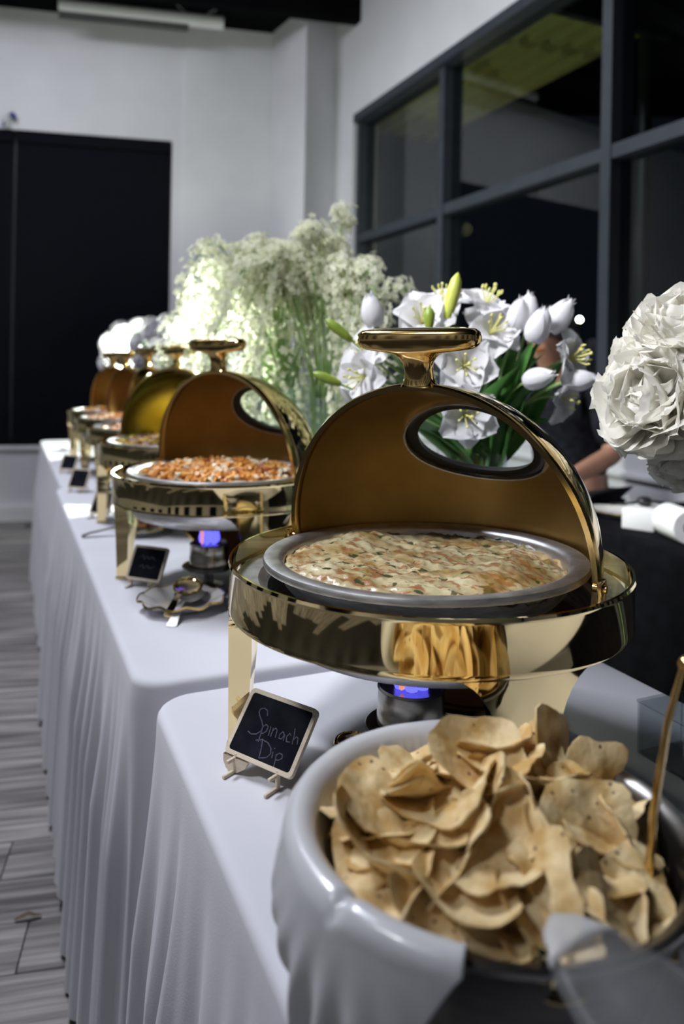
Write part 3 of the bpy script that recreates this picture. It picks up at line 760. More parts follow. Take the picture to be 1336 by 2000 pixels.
# ------------------------------------------------------------------ chip bowl with satin cloth and chips
BC = Vector((0.108, 0.525, 0.75)); BR, BH = .130, .145
bowl = thing('serving_bowl', 'large round steel bowl heaped with tortilla chips in the foreground', 'bowl', BC)
b = MB(); b.lathe([(.001, .0), (.055, .0), (.06, .003), (.078, .02), (.098, .055), (.115, .10), (.1255, .14), (.131, .1445), (.134, .1435), (.1345, .1465), (.131, .148), (.125, .1455), (.121, .14), (.110, .10), (.094, .057), (.073, .024), (.055, .009), (.001, .008)], 96)
b.build('shell', 'steel_dark', bowl)
b = MB(); b.lathe([(.056, -.0), (.062, .0), (.064, .006), (.058, .008)], 64); b.build('foot_ring', 'black_metal', bowl)

def satin_mesh():
    """cloth from az 88 to 254 degrees of the bowl: lines the inside, rolls over the rim, hangs down the outside"""
    NA = 300; A0, A1 = 86.0, 253.0; rows = []
    prof_in = [(.088, .066), (.100, .090), (.110, .116), (.117, .138), (.121, .147), (.1265, .1525), (.1325, .1545), (.1385, .1520), (.1425, .146)]
    def az(j): return A0 + (A1 - A0) * j / (NA - 1)
    for k, (r, z) in enumerate(prof_in):
        row = []
        for j in range(NA):
            a = R(az(j)); w = .0007 * nz((math.cos(a) * 5, math.sin(a) * 5, k * .25)) + (.0016 * nz((az(j) * .35, k * .3, 4)) if k < 4 else 0)
            pinch = math.exp(-((az(j) - 221) / 2.2) ** 2) * .0035
            row.append(((r + w) * math.cos(a), (r + w) * math.sin(a), z + w * .4 - pinch))
        rows.append(row)
    nd = 30
    for k in range(1, nd + 1):
        t = k / nd; row = []
        for j in range(NA):
            d = A0 + (A1 - 26 * t ** .8 - A0) * j / (NA - 1); a = R(d); full = sm(120, 158, d)
            L = .010 + full * (.126 + .006 * math.sin(a * 7))
            z = .146 - L * t
            fan = (d - 221) / 26.0                                           # folds radiate from the pinch on the rim
            f1 = math.cos(fan * 9.0 / (.35 + .65 * t)) * sm(.05, .8, t) * math.exp(-fan * fan)
            f2 = math.cos((d - 176) * .16 + 1.5 * t) * sm(.2, 1, t)
            out = .1425 + full * (.009 * math.sin(min(1, t * 2) * PI / 2) + .022 * t * f1 + .003 * f2 * t + .004 * nz((d * .02, t * 1.2, 1)))
            out -= full * .034 * sm(.25, 1, t) * (1 - sm(195, 230, d)); out += full * .010 * t * sm(215, 240, d)
            row.append((out * math.cos(a), out * math.sin(a), max(z, .004)))
        rows.append(row)
    b = MB(); b.grid(rows); return b.mesh('satin_cloth', 'satin', angle=180)
o = put('satin_cloth', satin_mesh(), loc=BC)
o.modifiers.new('thick', 'SOLIDIFY').thickness = .0012
tag(o, 'shiny white satin cloth lining the chip bowl and hanging over its left side', 'cloth')

def chip_mesh(seed):
    rn = random.Random(seed); ph = [rn.uniform(0, 6.3) for _ in range(5)]
    NA_, NR_ = 30, 7; R0 = rn.uniform(.030, .038); k1 = rn.uniform(7, 20) * rn.choice((1, 1, 1, -1)); k2 = rn.uniform(-9, 7)
    tri = rn.uniform(.08, .20); el = rn.uniform(.72, 1.0); cr = rn.uniform(-.25, .25)
    def pt(r, a, off):
        e = 1 + tri * math.cos(3 * a + ph[0]) + .07 * math.cos(2 * a + ph[3]) + .045 * math.cos(5 * a + ph[1]) + .10 * nz((math.cos(a) * 1.6, math.sin(a) * 1.6, seed * 3.1)) + .035 * nz((math.cos(a) * 6, math.sin(a) * 6, seed))
        rad = R0 * r * e; x, y = rad * math.cos(a), rad * math.sin(a) * el
        u_ = x * math.cos(ph[4]) + y * math.sin(ph[4])
        z = k1 * u_ * u_ * .6 + k2 * y * y + cr * x * y * 20 + 0.0048 * nz((x, y, seed), 42) + .0015 * nz((x, y, seed + 9), 130)
        return (x, y, z + off)
    top = [[pt(i / NR_, 2 * PI * j / NA_, .0007) for j in range(NA_)] for i in range(NR_ + 1)]
    bot = [[pt(i / NR_, 2 * PI * j / NA_, -.0007) for j in range(NA_)] for i in range(NR_ + 1)]
    b = MB(); b.grid(top, cu=True); b.grid(bot, cu=True); b.grid([top[-1], bot[-1]], cu=True)
    return b.mesh('tortilla_chip', 'chip', angle=50)
CH = [chip_mesh(s) for s in range(22)]
rc = random.Random(21)
def add_chip(p, tilt, az, spin, s, lab=None, mesh=None):
    o = put('tortilla_chip', mesh or rc.choice(CH), loc=p)
    q = Euler((0, 0, az)).to_matrix() @ Euler((tilt, 0, 0)).to_matrix() @ Euler((0, 0, spin)).to_matrix()
    o.rotation_euler = q.to_euler(); o.scale = (s, s, s)
    tag(o, lab or 'pale curled tortilla chip among the heap in the satin-lined bowl', 'tortilla chip', 'tortilla chips heaped in the bowl')
    return o
def mound(x, y):
    r = math.hypot(x, y); k = math.exp(-(((x - .005) / .085) ** 2 + ((y - .03) / .07) ** 2))
    return .116 + .014 * (1 - (r / .13) ** 2) + .030 * k
# packed lower layers, then the looser top
golden = 2.39996
for layer, (cnt, dz) in enumerate(((34, -.026), (46, -.010), (58, .004))):
    for i in range(cnt):
        r = (.080, .095, .102)[layer] * math.sqrt((i + .5) / cnt); a = golden * i + layer * 1.1 + rc.uniform(-.2, .2)
        x, y = r * math.cos(a), r * math.sin(a)
        tl = abs(rc.gauss(.32 + .12 * (layer == 2), .28)); az = a + PI / 2 + rc.uniform(-1.4, 1.4)
        add_chip(BC + Vector((x, y, mound(x, y) + dz + rc.uniform(-.006, .006))), min(1.35, tl), az, rc.uniform(0, 6.3), rc.uniform(.72, 1.08))
# a few that stand out
for lab, x, y, z, tl, az, sp, s, mi in (
        ('big flat tortilla chip crowning the heap, tilted toward the camera', -.002, .036, .168, .50, .2, .4, 1.08, 0),
        ('broad pale tortilla chip lying just below the crown of the heap', -.020, -.010, .152, .30, -.3, 1.2, 1.1, 3),
        ('tall narrow tortilla chip standing on edge at the back right of the heap', .062, .066, .160, 1.35, .9, 1.6, .95, 5),
        ('dark folded tortilla chip behind the upright one at the right', .086, .052, .150, 1.1, .5, .6, .95, 7),
        ('pale tortilla chip resting against the left rim of the bowl', -.085, .006, .155, .55, 1.3, .3, 1.0, 2),
        ('tortilla chip standing against the left front rim of the bowl', -.088, -.035, .146, 1.0, 1.9, .2, 1.0, 9)):
    add_chip(BC + Vector((x, y, z)), tl, az, sp, s, lab, CH[mi])

# translucent scoop with gold clip, gold tongs, acrylic box
sc = thing('plastic_scoop', 'cloudy clear plastic scoop leaning on the front right of the bowl', 'scoop', (0.185, 0.385, 0.75))
P0, P1_ = Vector((.122, .428, .902)), Vector((.176, .335, .893)); ax = (P1_ - P0).normalized(); sd = ax.cross(Vector((0, 0, 1))).normalized(); upv = sd.cross(ax)
rows = []
for i in range(21):
    t = i / 20; w = (.019 + .040 * t) * math.sqrt(1 - (max(0, .3 - t) / .3) ** 2) + .001; row = []
    for j in range(15):
        a_ = PI * (j / 14 - .5) * .95; row.append(tuple(P0 + ax * .125 * t + sd * w * math.sin(a_) + upv * (w * .34 * (math.cos(a_) - .35) + .006 * nz((t * 3, j * .35, 7)) * sm(.2, .6, t)) - sc.location))
    rows.append(row)
b = MB(); b.grid(rows[4:]); o = b.build('scoop_body', 'plastic', sc); o.modifiers.new('t', 'SOLIDIFY').thickness = .002
b = MB(); b.grid(rows[:5]); o = b.build('scoop_lip', 'milky_lip', sc); o.modifiers.new('t', 'SOLIDIFY').thickness = .002
b = MB(); b.box((0, 0, 0), (.013, .010, .016), bev=.003); b.box((0.002, -.006, 0), (.004, .004, .016), bev=.001)
b.build('clip', 'gold', sc, loc=tuple(Vector((.112, .404, .893)) - sc.location), rot=(0, .1, .3))
tg = thing('serving_tongs', 'thin gold serving tongs standing in the chips at the right edge', 'tongs', (0.225, 0.50, 0.75))
for s in (-1, 1):
    b = MB(); b.tube([(s * .012 - .012, -.01, .13), (s * .013 - .004, 0, .17), (s * .010 + .006, .012, .22), (s * .003 + .012, .02, .255)], [.0055, .005, .0045, .004], 8, flat=.4)
    b.build('arm', 'gold_dark', tg)
b = MB(); b.sphere((.012, .02, .257), .006, 12); b.build('hinge', 'gold_dark', tg)
ab = thing('acrylic_box', 'clear acrylic box on the right edge of the nearest table', 'box', T(.735, .66, .75), TROT)
for cx, cy, cz, dx, dy, dz in ((0, 0, .0015, .064, .064, .003), (-.0335, 0, .03, .003, .064, .06), (.0335, 0, .03, .003, .064, .06), (0, -.0335, .03, .07, .003, .06), (0, .0335, .03, .07, .003, .06), (0, 0, .0615, .072, .072, .003)):
    b = MB(); b.box((cx, cy, cz), (dx, dy, dz)); b.build('panel', 'acrylic', ab, smooth=False)

# ------------------------------------------------------------------ chalkboard signs
SPIN = [[(.37,.32),(.34,.25),(.29,.235),(.24,.26),(.235,.31),(.27,.36),(.33,.42),(.37,.48),(.375,.55),(.33,.615),(.26,.64),(.205,.62)],
        [(.375,.47),(.385,.56),(.40,.70)],[(.375,.48),(.41,.44),(.445,.46),(.445,.53),(.41,.575),(.385,.575)],
        [(.48,.45),(.495,.57)],
        [(.52,.45),(.53,.57)],[(.525,.49),(.55,.44),(.58,.46),(.595,.56)],
        [(.70,.49),(.665,.45),(.635,.50),(.645,.555),(.68,.55),(.70,.49)],[(.70,.48),(.715,.56)],
        [(.785,.46),(.755,.44),(.735,.50),(.755,.56),(.80,.55)],
        [(.80,.36),(.825,.45),(.84,.56)],[(.835,.50),(.86,.45),(.885,.46),(.905,.54)]]
DIP = [[(.44,.645),(.47,.74),(.50,.90)],[(.36,.695),(.44,.655),(.53,.665),(.60,.72),(.625,.79),(.59,.86),(.50,.90)],
       [(.645,.755),(.66,.83)],[(.645,.70),(.648,.705)],
       [(.70,.765),(.72,.86),(.735,.95)],[(.70,.78),(.735,.735),(.78,.745),(.79,.79),(.755,.83),(.72,.835)]]
def ribbon(mb, pts, w, mx):
    for i in range(len(pts) - 1):
        a, b_ = Vector((*pts[i], 0)), Vector((*pts[i + 1], 0)); d = (b_ - a)
        if d.length < 1e-6: continue
        d.normalize(); n = Vector((-d.y, d.x, 0)) * w; a2 = a - d * w * .6; b2 = b_ + d * w * .6
        mb.add([a2 - n, b2 - n, b2 + n, a2 + n], [(0, 1, 2, 3)], 0, mx)
def sign(label, loc, rotz, w, h, tilt, strokes, lift=.018, cw=.0006):
    s = thing('chalkboard_sign', label, 'sign', loc, rotz, 'chalkboard food signs on the tables')
    mx = Matrix.Translation((0, 0, lift)) @ Euler((R(90 - tilt), 0, 0)).to_matrix().to_4x4()    # local x right, y up the board, z out to the front
    def rr(w_, h_, r, z, n=5):
        out = []
        for cx, cy, a0 in ((w_ / 2 - r, h_ - r, 0), (-w_ / 2 + r, h_ - r, 90), (-w_ / 2 + r, r, 180), (w_ / 2 - r, r, 270)):
            for k in range(n): a = R(a0 + 90 * k / (n - 1)); out.append((cx + r * math.cos(a), cy + r * math.sin(a), z))
        return out
    b = MB(); A = rr(w, h, .006, 0); Bk = rr(w, h, .006, -.004)
    Af = [(x, y, .0012) for x, y, z in A]
    mg = .0048; I = [(x, y + mg, z) for x, y, z in rr(w - 2 * mg, h - 2 * mg, .0035, .0012)]; I2 = [(x, y, 0) for x, y, z in I]
    b.grid([Bk, Af, I, I2], cu=True, mx=mx); b.add(Bk, [tuple(range(len(Bk)))], 0, mx); b.build('frame', 'wood', s, angle=30)
    b = MB(); b.add([(x, y, .0004) for x, y, z in I], [tuple(range(len(I)))], 0, mx); b.build('board', 'slate', s, smooth=False)
    if strokes:
        b = MB()
        for st_ in strokes: ribbon(b, [((u - .5) * w, (1 - v) * h) for u, v in st_], cw, mx @ Matrix.Translation((0, 0, .0008)))
        b.build('chalk_lettering', 'chalk', s, smooth=False)
    # easel feet: two curled front feet and one rear prop
    c, sn = math.cos(R(tilt)), math.sin(R(tilt))
    for x in (-w * .32, w * .30):
        b = MB(); b.box((x, .002, lift * .5 + .001), (.004, .005, lift + .004), bev=.001); b.box((x, -.008, .002), (.004, .022, .004), bev=.001); b.box((x, -.006, lift - .002), (.004, .014, .004), bev=.001); b.build('easel_leg', 'wood', s)
    b = MB(); b.tube([(0, .006 + h * .5 * sn, lift + h * .5 * c - .004), (0, .012 + h * .75, .002)], .0025, 8); b.build('rear_prop', 'wood', s)
    return s
sg = sign('small black chalkboard sign reading Spinach Dip in a pale wood frame', (-0.086, 0.838, 0.75), R(-36), .098, .074, 40, SPIN + DIP)
b = MB(); rows = [[(-.034 + .011 * math.cos(PI + k * PI / 8) * 1.0 + (.026 if e else 0) * (k / 8), -.004, .012 + .011 * math.sin(PI + k * PI / 8)) for k in range(9)] for e in (0, 1)]
b.add([(-.047, -.003, .018), (-.047, -.003, .010), (-.043, -.003, .003), (-.036, -.003, .0), (-.026, -.003, .002), (-.014, -.003, .010), (-.010, -.003, .018)] + [(-.047, .001, .018), (-.047, .001, .010), (-.043, .001, .003), (-.036, .001, .0), (-.026, .001, .002), (-.014, .001, .010), (-.010, .001, .018)],
      [tuple(range(7)), tuple(range(13, 6, -1))] + [(k, k + 7, k + 8, k + 1) for k in range(6)])
b.build('easel_foot', 'wood', sg, smooth=False)
SCR = [[(.25, .35), (.33, .28), (.38, .40), (.45, .30), (.52, .38), (.60, .30), (.68, .38)], [(.30, .62), (.38, .55), (.44, .66), (.52, .56), (.60, .64), (.72, .57)]]
sign('chalkboard sign leaning beside the gold-rimmed plate, in front of the pasta', (-.392, 1.535, .755), R(-22), .082, .070, 28, SCR, .014)
sign('half-hidden chalkboard sign behind the left leg of the pasta dish', (-.690, 2.195, .755), R(-30), .075, .070, 25, SCR, .014)
sign('tiny far chalkboard sign in front of the fourth chafing dish', T(.235, 2.78, .755), R(-20), .075, .070, 25, None, .014)
sign('farthest tiny chalkboard sign near the end of the buffet', T(.24, 3.30, .75), R(-20), .075, .065, 25, None, .014)

# ------------------------------------------------------------------ plates and spoons
def plate(label, loc, r, scal=10):
    p = thing('plate', label, 'plate', loc)
    rows = []; NA_ = 120
    prof = [(0.001, .006), (.50, .006), (.58, .007), (.66, .011), (.85, .017), (.965, .021)]
    for q, z in prof:
        k = max(0, (q - .5) / .47)
        rows.append([(r * q * (1 + .055 * k * (abs(math.sin(scal / 2 * a)) - .5)) * math.cos(a), r * q * (1 + .055 * k * (abs(math.sin(scal / 2 * a)) - .5)) * math.sin(a), z + .0025 * k * math.cos(scal * a)) for a in [2 * PI * j / NA_ for j in range(NA_)]])
    b = MB(); b.grid(rows, cu=True); low = [[(x * .995, y * .995, z - .003) for x, y, z in rw] for rw in rows]; b.grid(low, cu=True)
    b.lathe([(r * .45, .0), (r * .5, .0), (r * .5, .004), (r * .45, .004)], 48); b.build('dish', 'porcelain', p)
    e = rows[-1]; b = MB()
    b.grid([[(x, y, z + .0012) for x, y, z in e], [(x * 1.025, y * 1.025, z + .0016) for x, y, z in e], [(x * 1.03, y * 1.03, z - .002) for x, y, z in e], [(x * .99, y * .99, z - .0035) for x, y, z in e]], cu=True)
    b.build('gold_rim', 'gold_dark', p); return p
def spoon_meshes(m, hl):
    b = MB(); rows = []
    for i in range(9):
        t = i / 8; rr_ = math.sin(t * PI / 2)
        rows.append([(.026 * rr_ * math.cos(2 * PI * j / 28), .030 * rr_ * math.sin(2 * PI * j / 28), -.011 * math.cos(t * PI / 2)) for j in range(28)])
    b.grid(rows, cu=True); b.grid([[(x * 1.04, y * 1.04, z - .0015) for x, y, z in r_] for r_ in rows], cu=True); b.grid([[(x, y, z) for x, y, z in rows[-1]], [(x * 1.04, y * 1.04, z - .0015) for x, y, z in rows[-1]]], cu=True)
    h = MB(); rows = []
    for y, w, z in ((-.028, .006, 0.0), (-.04, .0045, .004), (-.06, .0048, .004), (-hl + .02, .0075, -.004), (-hl + .004, .009, -.008), (-hl, .007, -.009)):
        rows.append([(-w, y, z), (w, y, z), (w, y, z - .002), (-w, y, z - .002)])
    h.grid(rows, cu=True); h.f.append(tuple(len(h.v) - 4 + k for k in range(4))); h.m.append(0)
    return b.mesh('spoon_bowl', m), h.mesh('handle', m, angle=30)
def spoon(label, m, loc, rot, hl=.10, food=False):
    s = thing('serving_spoon', label, 'spoon', loc); s.rotation_euler = rot
    a, h = spoon_meshes(m, hl); put('spoon_bowl', a, s); put('handle', h, s)
    if food:
        b = MB(); rn = random.Random(5)
        for _ in range(26): b.sphere((rn.uniform(-.03, .03), rn.uniform(-.024, .024), rn.uniform(-.004, .008)), (rn.uniform(.005, .011), rn.uniform(.005, .009), .006), 8, rn.choice((0, 0, 1)))
        b.build('food_scraps', ['red_sauce', 'cheese'], s, kind='stuff')
    return s
P1 = Vector((-.288, 1.415, .755))
plate('white scalloped plate with gold rim under the gold spoon', P1, .080)
spoon('silver serving spoon under the gold one, its pale handle off the plate edge', 'steel', P1 + Vector((.012, .004, .026)), (R(8), 0, R(-4)), .112)
spoon('gold serving spoon with round bowl resting on the gold-rimmed plate', 'gold', P1 + Vector((.010, .008, .040)), (R(14), R(6), R(-10)), .092)
P2 = Vector((-.520, 2.02, .755))
plate('small white plate with red sauce scraps behind the pasta dish leg', P2, .068)
spoon('dark spoon crusted with red sauce on the small white plate', 'steel_dark', P2 + Vector((.0, 0, .024)), (R(4), 0, R(-68)), .15, True)
spoon('dark bronze spoon lying behind the chip bowl, only its edge showing', 'gold_dark', Vector((.026, .897, .764)), (R(4), 0, R(33)), .11)
# white napkins at the far end
b = MB(); rows = [[(-.06 + .012 * i, -.05 + .0125 * j, .03 + .018 * nz((i, j, 2), .35) - .0004 * ((i - 5) ** 2 + (j - 4) ** 2)) for j in range(9)] for i in range(11)]
b.grid(rows); b.grid([[(x, y, .002) for x, y, z in r_] for r_ in rows]); b.grid([[(x, y, z) for x, y, z in rows[0]], [(x, y, .002) for x, y, z in rows[0]]]); b.grid([[r_[0] for r_ in rows], [(r_[0][0], r_[0][1], .002) for r_ in rows]])
tag(b.build('napkin', 'paper', loc=T(.29, 4.1, .75)), 'crumpled white napkins at the far left end of the buffet', 'napkin')

# ------------------------------------------------------------------ flowers
def petal_rows(L_, W_, arch, cup, ruff=0.0, nl=8, nw=6, tip=1.0, seed=0, base=.22):
    rows = []
    for i in range(nl + 1):
        t = i / nl; w = W_ * (base * (1 - t) + math.sin(PI * min(1, t * .97 + .03) ** .85) ** .75) if t < 1 else W_ * .05 * tip
        ang = arch * t; row = []
        y = L_ * (math.sin(ang) / arch if abs(arch) > 1e-3 else t); z = L_ * ((1 - math.cos(ang)) / arch if abs(arch) > 1e-3 else 0)
        for j in range(nw + 1):
            q = j / nw * 2 - 1; x = w * q
            zz = cup * (w * q) ** 2 / max(W_, 1e-4) + ruff * math.sin(q * 7 + t * 9 + seed) * abs(q) * t
            row.append((x, y - math.sin(ang) * zz, z + math.cos(ang) * zz))
        rows.append(row)
    return rows
def petal_mesh(name, m, *a, **k):
    b = MB(); b.grid(petal_rows(*a, **k)); return b.mesh(name, m, angle=180)
def face_dir(o, d, spin=0):
    o.rotation_euler = (Vector(d).to_track_quat('Z', 'Y').to_matrix() @ Matrix.Rotation(spin, 3, 'Z')).to_euler()

LP = [petal_mesh('petal', 'petal', .062, .029, -1.0, .45, ruff=.004, seed=0, tip=4, nl=9, nw=8), petal_mesh('petal', 'petal', .060, .0225, -1.15, .4, ruff=.003, seed=2, tip=4, nl=9, nw=8)]
def tulip_petal(rs_, hw, L_):
    rows = []
    for i in range(11):
        t = i / 10; r_ = rs_ * (.25 + .75 * math.sin(PI * min(1, t * 1.05 + .06) ** .8) ** .6) if t < .95 else rs_ * .36; w = hw * math.sin(PI * (.12 + .86 * t) ** .9) ** .6 if t < 1 else hw * .12
        rows.append([(r_ * math.sin(w * q / 4), r_ * math.cos(w * q / 4), L_ * t) for q in range(-4, 5)])
    b = MB(); b.grid(rows); return b.mesh('petal', 'petal', angle=180)
TPm = [tulip_petal(.0170, R(54), .060), tulip_petal(.0190, R(60), .057)]
sm_ = MB()
for k in range(6):
    a = 2 * PI * k / 6 + .3; x, y = math.cos(a), math.sin(a)
    sm_.tube([(0, 0, .0), (x * .006, y * .006, .022), (x * .016, y * .016, .040)], .0009, 5); sm_.sphere((x * .016, y * .016, .041), (.0022, .0022, .0045), 6)
sm_.tube([(0, 0, 0), (0, 0, .03), (.004, 0, .048)], .0014, 6); sm_.sphere((.004, 0, .049), .0032, 8)
STAM = sm_.mesh('stamens', 'pollen')
VB = Vector((.255, 1.40, .755)); VB_TOP = .29
def stem_to(root, mouth, m='stem', r=.0028, bend=.04):
    bpy.context.view_layer.update()
    q = root.rotation_euler.to_matrix(); p0 = root.location; d = -(q @ Vector((0, 0, 1)))
    a = p0; c = p0 + d * bend; e = Vector(mouth); b_ = e + (c - e) * .35 + Vector((0, 0, .02))
    pts = []
    for k in range(9):
        t = k / 8; pts.append(a * (1 - t) ** 3 + c * 3 * t * (1 - t) ** 2 + b_ * 3 * t * t * (1 - t) + e * t ** 3)
    pts.append(e - Vector((0, 0, .09)) + (e - VB) * 0)
    inv = root.matrix_basis.inverted(); sc_ = root.scale.x
    mb = MB(); mb.tube([inv @ p for p in pts], r / sc_, 6); return mb.build('stem', m, root)
LG = 'white lilies in the bouquet behind the nearest dish'; TG = 'white tulips in the bouquet behind the nearest dish'
rf = random.Random(5)
def lily(label, p, d, s=1.0, spin=0.0, openness=.95):
    o = thing('lily', label, 'flower', p, 0, LG); face_dir(o, d, spin); o.scale = (s, s, s)
    for k in range(6):
        put('petal', LP[k % 2], o, (0, 0, .004 if k % 2 else .0), Euler((openness + (.05 if k % 2 else 0) + rf.uniform(-.12, .12), 0, k * PI / 3), 'XYZ'))
    put('stamens', STAM, o)
    stem_to(o, VB + Vector((rf.uniform(-.022, .022), rf.uniform(-.022, .022), VB_TOP))); return o
def tulip(label, p, d, s=1.0, spin=0.0, openness=.0):
    o = thing('tulip', label, 'flower', p, 0, TG); face_dir(o, d, spin); o.scale = (s, s, s)
    for k in range(6):
        put('petal', TPm[k % 2], o, (0, 0, -.004), Euler((rf.uniform(-.06, .02), 0, k * PI / 3 + rf.uniform(-.08, .08)), 'XYZ'))
    stem_to(o, VB + Vector((rf.uniform(-.022, .022), rf.uniform(-.022, .022), VB_TOP))); return o
def pix(px, py, d):
    x, y = px - 668, py - 715; c, s = math.cos(R(1)), math.sin(R(1)); x, y = x * c + y * s, -x * s + y * c
    return Vector((x / FPX * d, d, EYE - y / FPX * d))
vb = thing('glass_vase', 'clear glass cylinder vase holding the lilies and tulips', 'vase', VB)
b = MB(); b.lathe([(.001, .0), (.046, .0), (.048, .003), (.048, .30), (.0465, .301), (.045, .30), (.045, .01), (.001, .01)], 48); b.build('glass', 'vase', vb)
b = MB(); b.lathe([(.001, .011), (.0445, .011), (.0445, .19), (.001, .19)], 32); b.build('water', 'water', vb)

lily('open white lily facing the camera just right of the brass lid handle', pix(905, 715, 1.30), (-.05, -1, .05), 1.08, .3)
lily('lowest white lily, seen through the glass window of the lid', pix(905, 808, 1.29), (.05, -1, -.05), 1.05, .1)
lily('white lily drooping to the left of the lid handle', pix(716, 735, 1.33), (-.65, -.75, -.1), 1.0, .5, .75)
lily('white lily above the drooping one, left of the handle', pix(728, 690, 1.35), (-.7, -.6, .35), .9, .2, .8)
lily('white lily with long stamens behind the brass handle', pix(825, 635, 1.36), (-.1, -.85, .5), 1.05, .4)
lily('tallest ruffled white lily at the top of the bouquet', pix(945, 612, 1.42), (.25, -.3, .9), 1.15, .1, .7)
lily('ruffled white lily under the tallest one', pix(955, 655, 1.38), (.2, -.8, .5), 1.05, .8, .8)
lily('white lily at the top left beside the yellow-green bud', pix(862, 602, 1.41), (-.1, -.4, .9), .95, .6, .6)
lily('white lily on the right side, its curled petal pointing at the person', pix(1098, 705, 1.40), (.75, -.6, .25), 1.1, .2, .75)
lily('white lily low on the right side of the bouquet', pix(1085, 775, 1.40), (.7, -.6, -.2), .9, .5, .75)
tulip('closed white tulip at the far left of the bouquet', pix(730, 632, 1.36), (-.15, -.2, 1), 1.05, .2)
tulip('pair-left white tulip on the top right of the bouquet', pix(1005, 642, 1.38), (.2, -.25, 1), 1.1)
tulip('white tulip in the middle of the right-hand cluster', pix(1042, 662, 1.36), (.35, -.3, 1), 1.15, .4)
tulip('tallest white tulip of the right-hand cluster, beside the distant lamp', pix(1075, 640, 1.39), (.65, -.1, .9), 1.2, .1)
tulip('round closed white tulip low among the green leaves', pix(1030, 745, 1.34), (.75, -.6, .3), 1.0)
tulip('white tulip at the far right of the bouquet', pix(1110, 745, 1.38), (.9, -.3, .1), 1.0)
tulip('white tulip behind the tops of the right-hand cluster', pix(1030, 625, 1.44), (.1, .1, 1), 1.0)
def bud(label, p, d, L_, w, m):
    o = thing('lily_bud', label, 'flower', p, 0); face_dir(o, d)
    b = MB(); b.lathe([(.0005, 0), (w * .6, L_ * .08), (w * .85, L_ * .3), (w, L_ * .6), (w * .75, L_ * .85), (w * .25, L_ * .97), (.0005, L_)], 14); b.build('bud', m, o)
    stem_to(o, VB + Vector((rf.uniform(-.02, .02), rf.uniform(-.02, .02), VB_TOP)), r=.002)
bud('long yellow-green lily bud pointing up at the top of the bouquet', pix(872, 628, 1.34), (.22, 0, 1), .088, .0125, 'bud')
bud('olive lily bud pointing up to the left', pix(690, 668, 1.33), (-.75, -.1, .6), .062, .009, 'bud_dark')
bud('olive lily bud pointing left, lowest of the buds', pix(668, 752, 1.32), (-.85, -.1, .35), .055, .009, 'bud_dark')
bud('dark green bud standing just behind the brass handle', pix(838, 645, 1.30), (0, 0, 1), .040, .010, 'bud_dark')
LF = [petal_mesh('leaf', 'leaf', .15, .017, .5, .9, nl=10, nw=4), petal_mesh('leaf', 'leaf', .12, .014, -.5, 1.1, nl=10, nw=4)]
NLEAF = 40
ll = thing('bouquet_leaves', 'long green leaves fanning out of the glass vase under the white flowers', 'leaves', VB + Vector((0, 0, VB_TOP)))
for k in range(NLEAF):
    px, py = (rf.uniform(950, 1085), rf.uniform(650, 790)) if k < 28 else (rf.uniform(690, 800), rf.uniform(700, 790)) if k < 38 else (rf.uniform(800, 1000), rf.uniform(720, 840))
    tipp = pix(px, py, rf.uniform(1.33, 1.48)); org = VB + Vector((rf.uniform(-.03, .03), rf.uniform(-.03, .03), VB_TOP + rf.uniform(-.04, .03)))
    d = tipp - org; o = put('leaf', LF[k % 2], ll, org - ll.location)
    o.rotation_euler = (Vector(d).to_track_quat('Y', 'Z').to_matrix() @ Matrix.Rotation(rf.uniform(-1.2, 1.2), 3, 'Y')).to_euler(); s = d.length / (.15 if k % 2 == 0 else .12); o.scale = (min(1.0, max(.6, s * .9)), s, s)

# peonies at the right edge
PP = [petal_mesh('petal', 'peony', .046, .034, .9, .55, ruff=.004, seed=1, tip=9, base=.45, nl=9, nw=10), petal_mesh('petal', 'peony', .050, .038, .5, .45, ruff=.005, seed=3, tip=10, base=.45, nl=9, nw=10), petal_mesh('petal', 'peony', .036, .027, 1.3, .6, ruff=.003, seed=5, tip=8, base=.45, nl=9, nw=10)]
VP = T(.835, .63, .75)
vp = thing('tall_vase', 'clear glass vase holding the cream peonies, just out of view at the right', 'vase', VP)
b = MB(); b.lathe([(.001, .0), (.036, .0), (.038, .003), (.030, .20), (.034, .25), (.032, .25), (.028, .20), (.034, .01), (.001, .01)], 40); b.build('glass', 'vase', vp)
def peony(label, p, d, s=1.0, full=True):
    o = thing('peony', label, 'flower', p, 0, 'cream peonies at the right edge'); face_dir(o, d, rf.uniform(0, 6)); o.scale = (s, s, s)
    rings = ((3, .95, 2, .003), (4, .78, 2, .006), (5, .60, 0, .009), (6, .42, 0, .012), (6, .20, 1, .013), (7, -.05, 1, .013), (5, -.32, 1, .011)) if full else ((4, .9, 2, .004), (5, .6, 0, .008), (6, .3, 1, .01))
    for ri, (n_, up, mi, rad) in enumerate(rings):
        for k in range(n_):
            a = 2 * PI * (k + .5 * (ri % 2)) / n_ + rf.uniform(-.2, .2)
            put('petal', PP[mi], o, (-math.sin(a) * rad * -1 * -1, math.cos(a) * rad, .002 * (7 - ri)), Euler((up * 1.45 + rf.uniform(-.22, .22), rf.uniform(-.35, .35), a), 'XYZ'))
    bpy.context.view_layer.update()
    inv = o.matrix_basis.inverted(); e = VP + Vector((0, 0, .25)); p0 = Vector(p); dd = Vector(d).normalized()
    pts = [p0.lerp(e, t) - dd * .05 * 4 * t * (1 - t) for t in [i / 6 for i in range(7)]] + [e - Vector((0, 0, .15))]
    mb = MB(); mb.tube([inv @ q for q in pts], .003 / s, 6); mb.build('stem', 'stem', o); return o
peony('topmost cream peony at the right edge, against the dark window', pix(1340, 672, .93), (-.3, -.5, .8), 1.15)
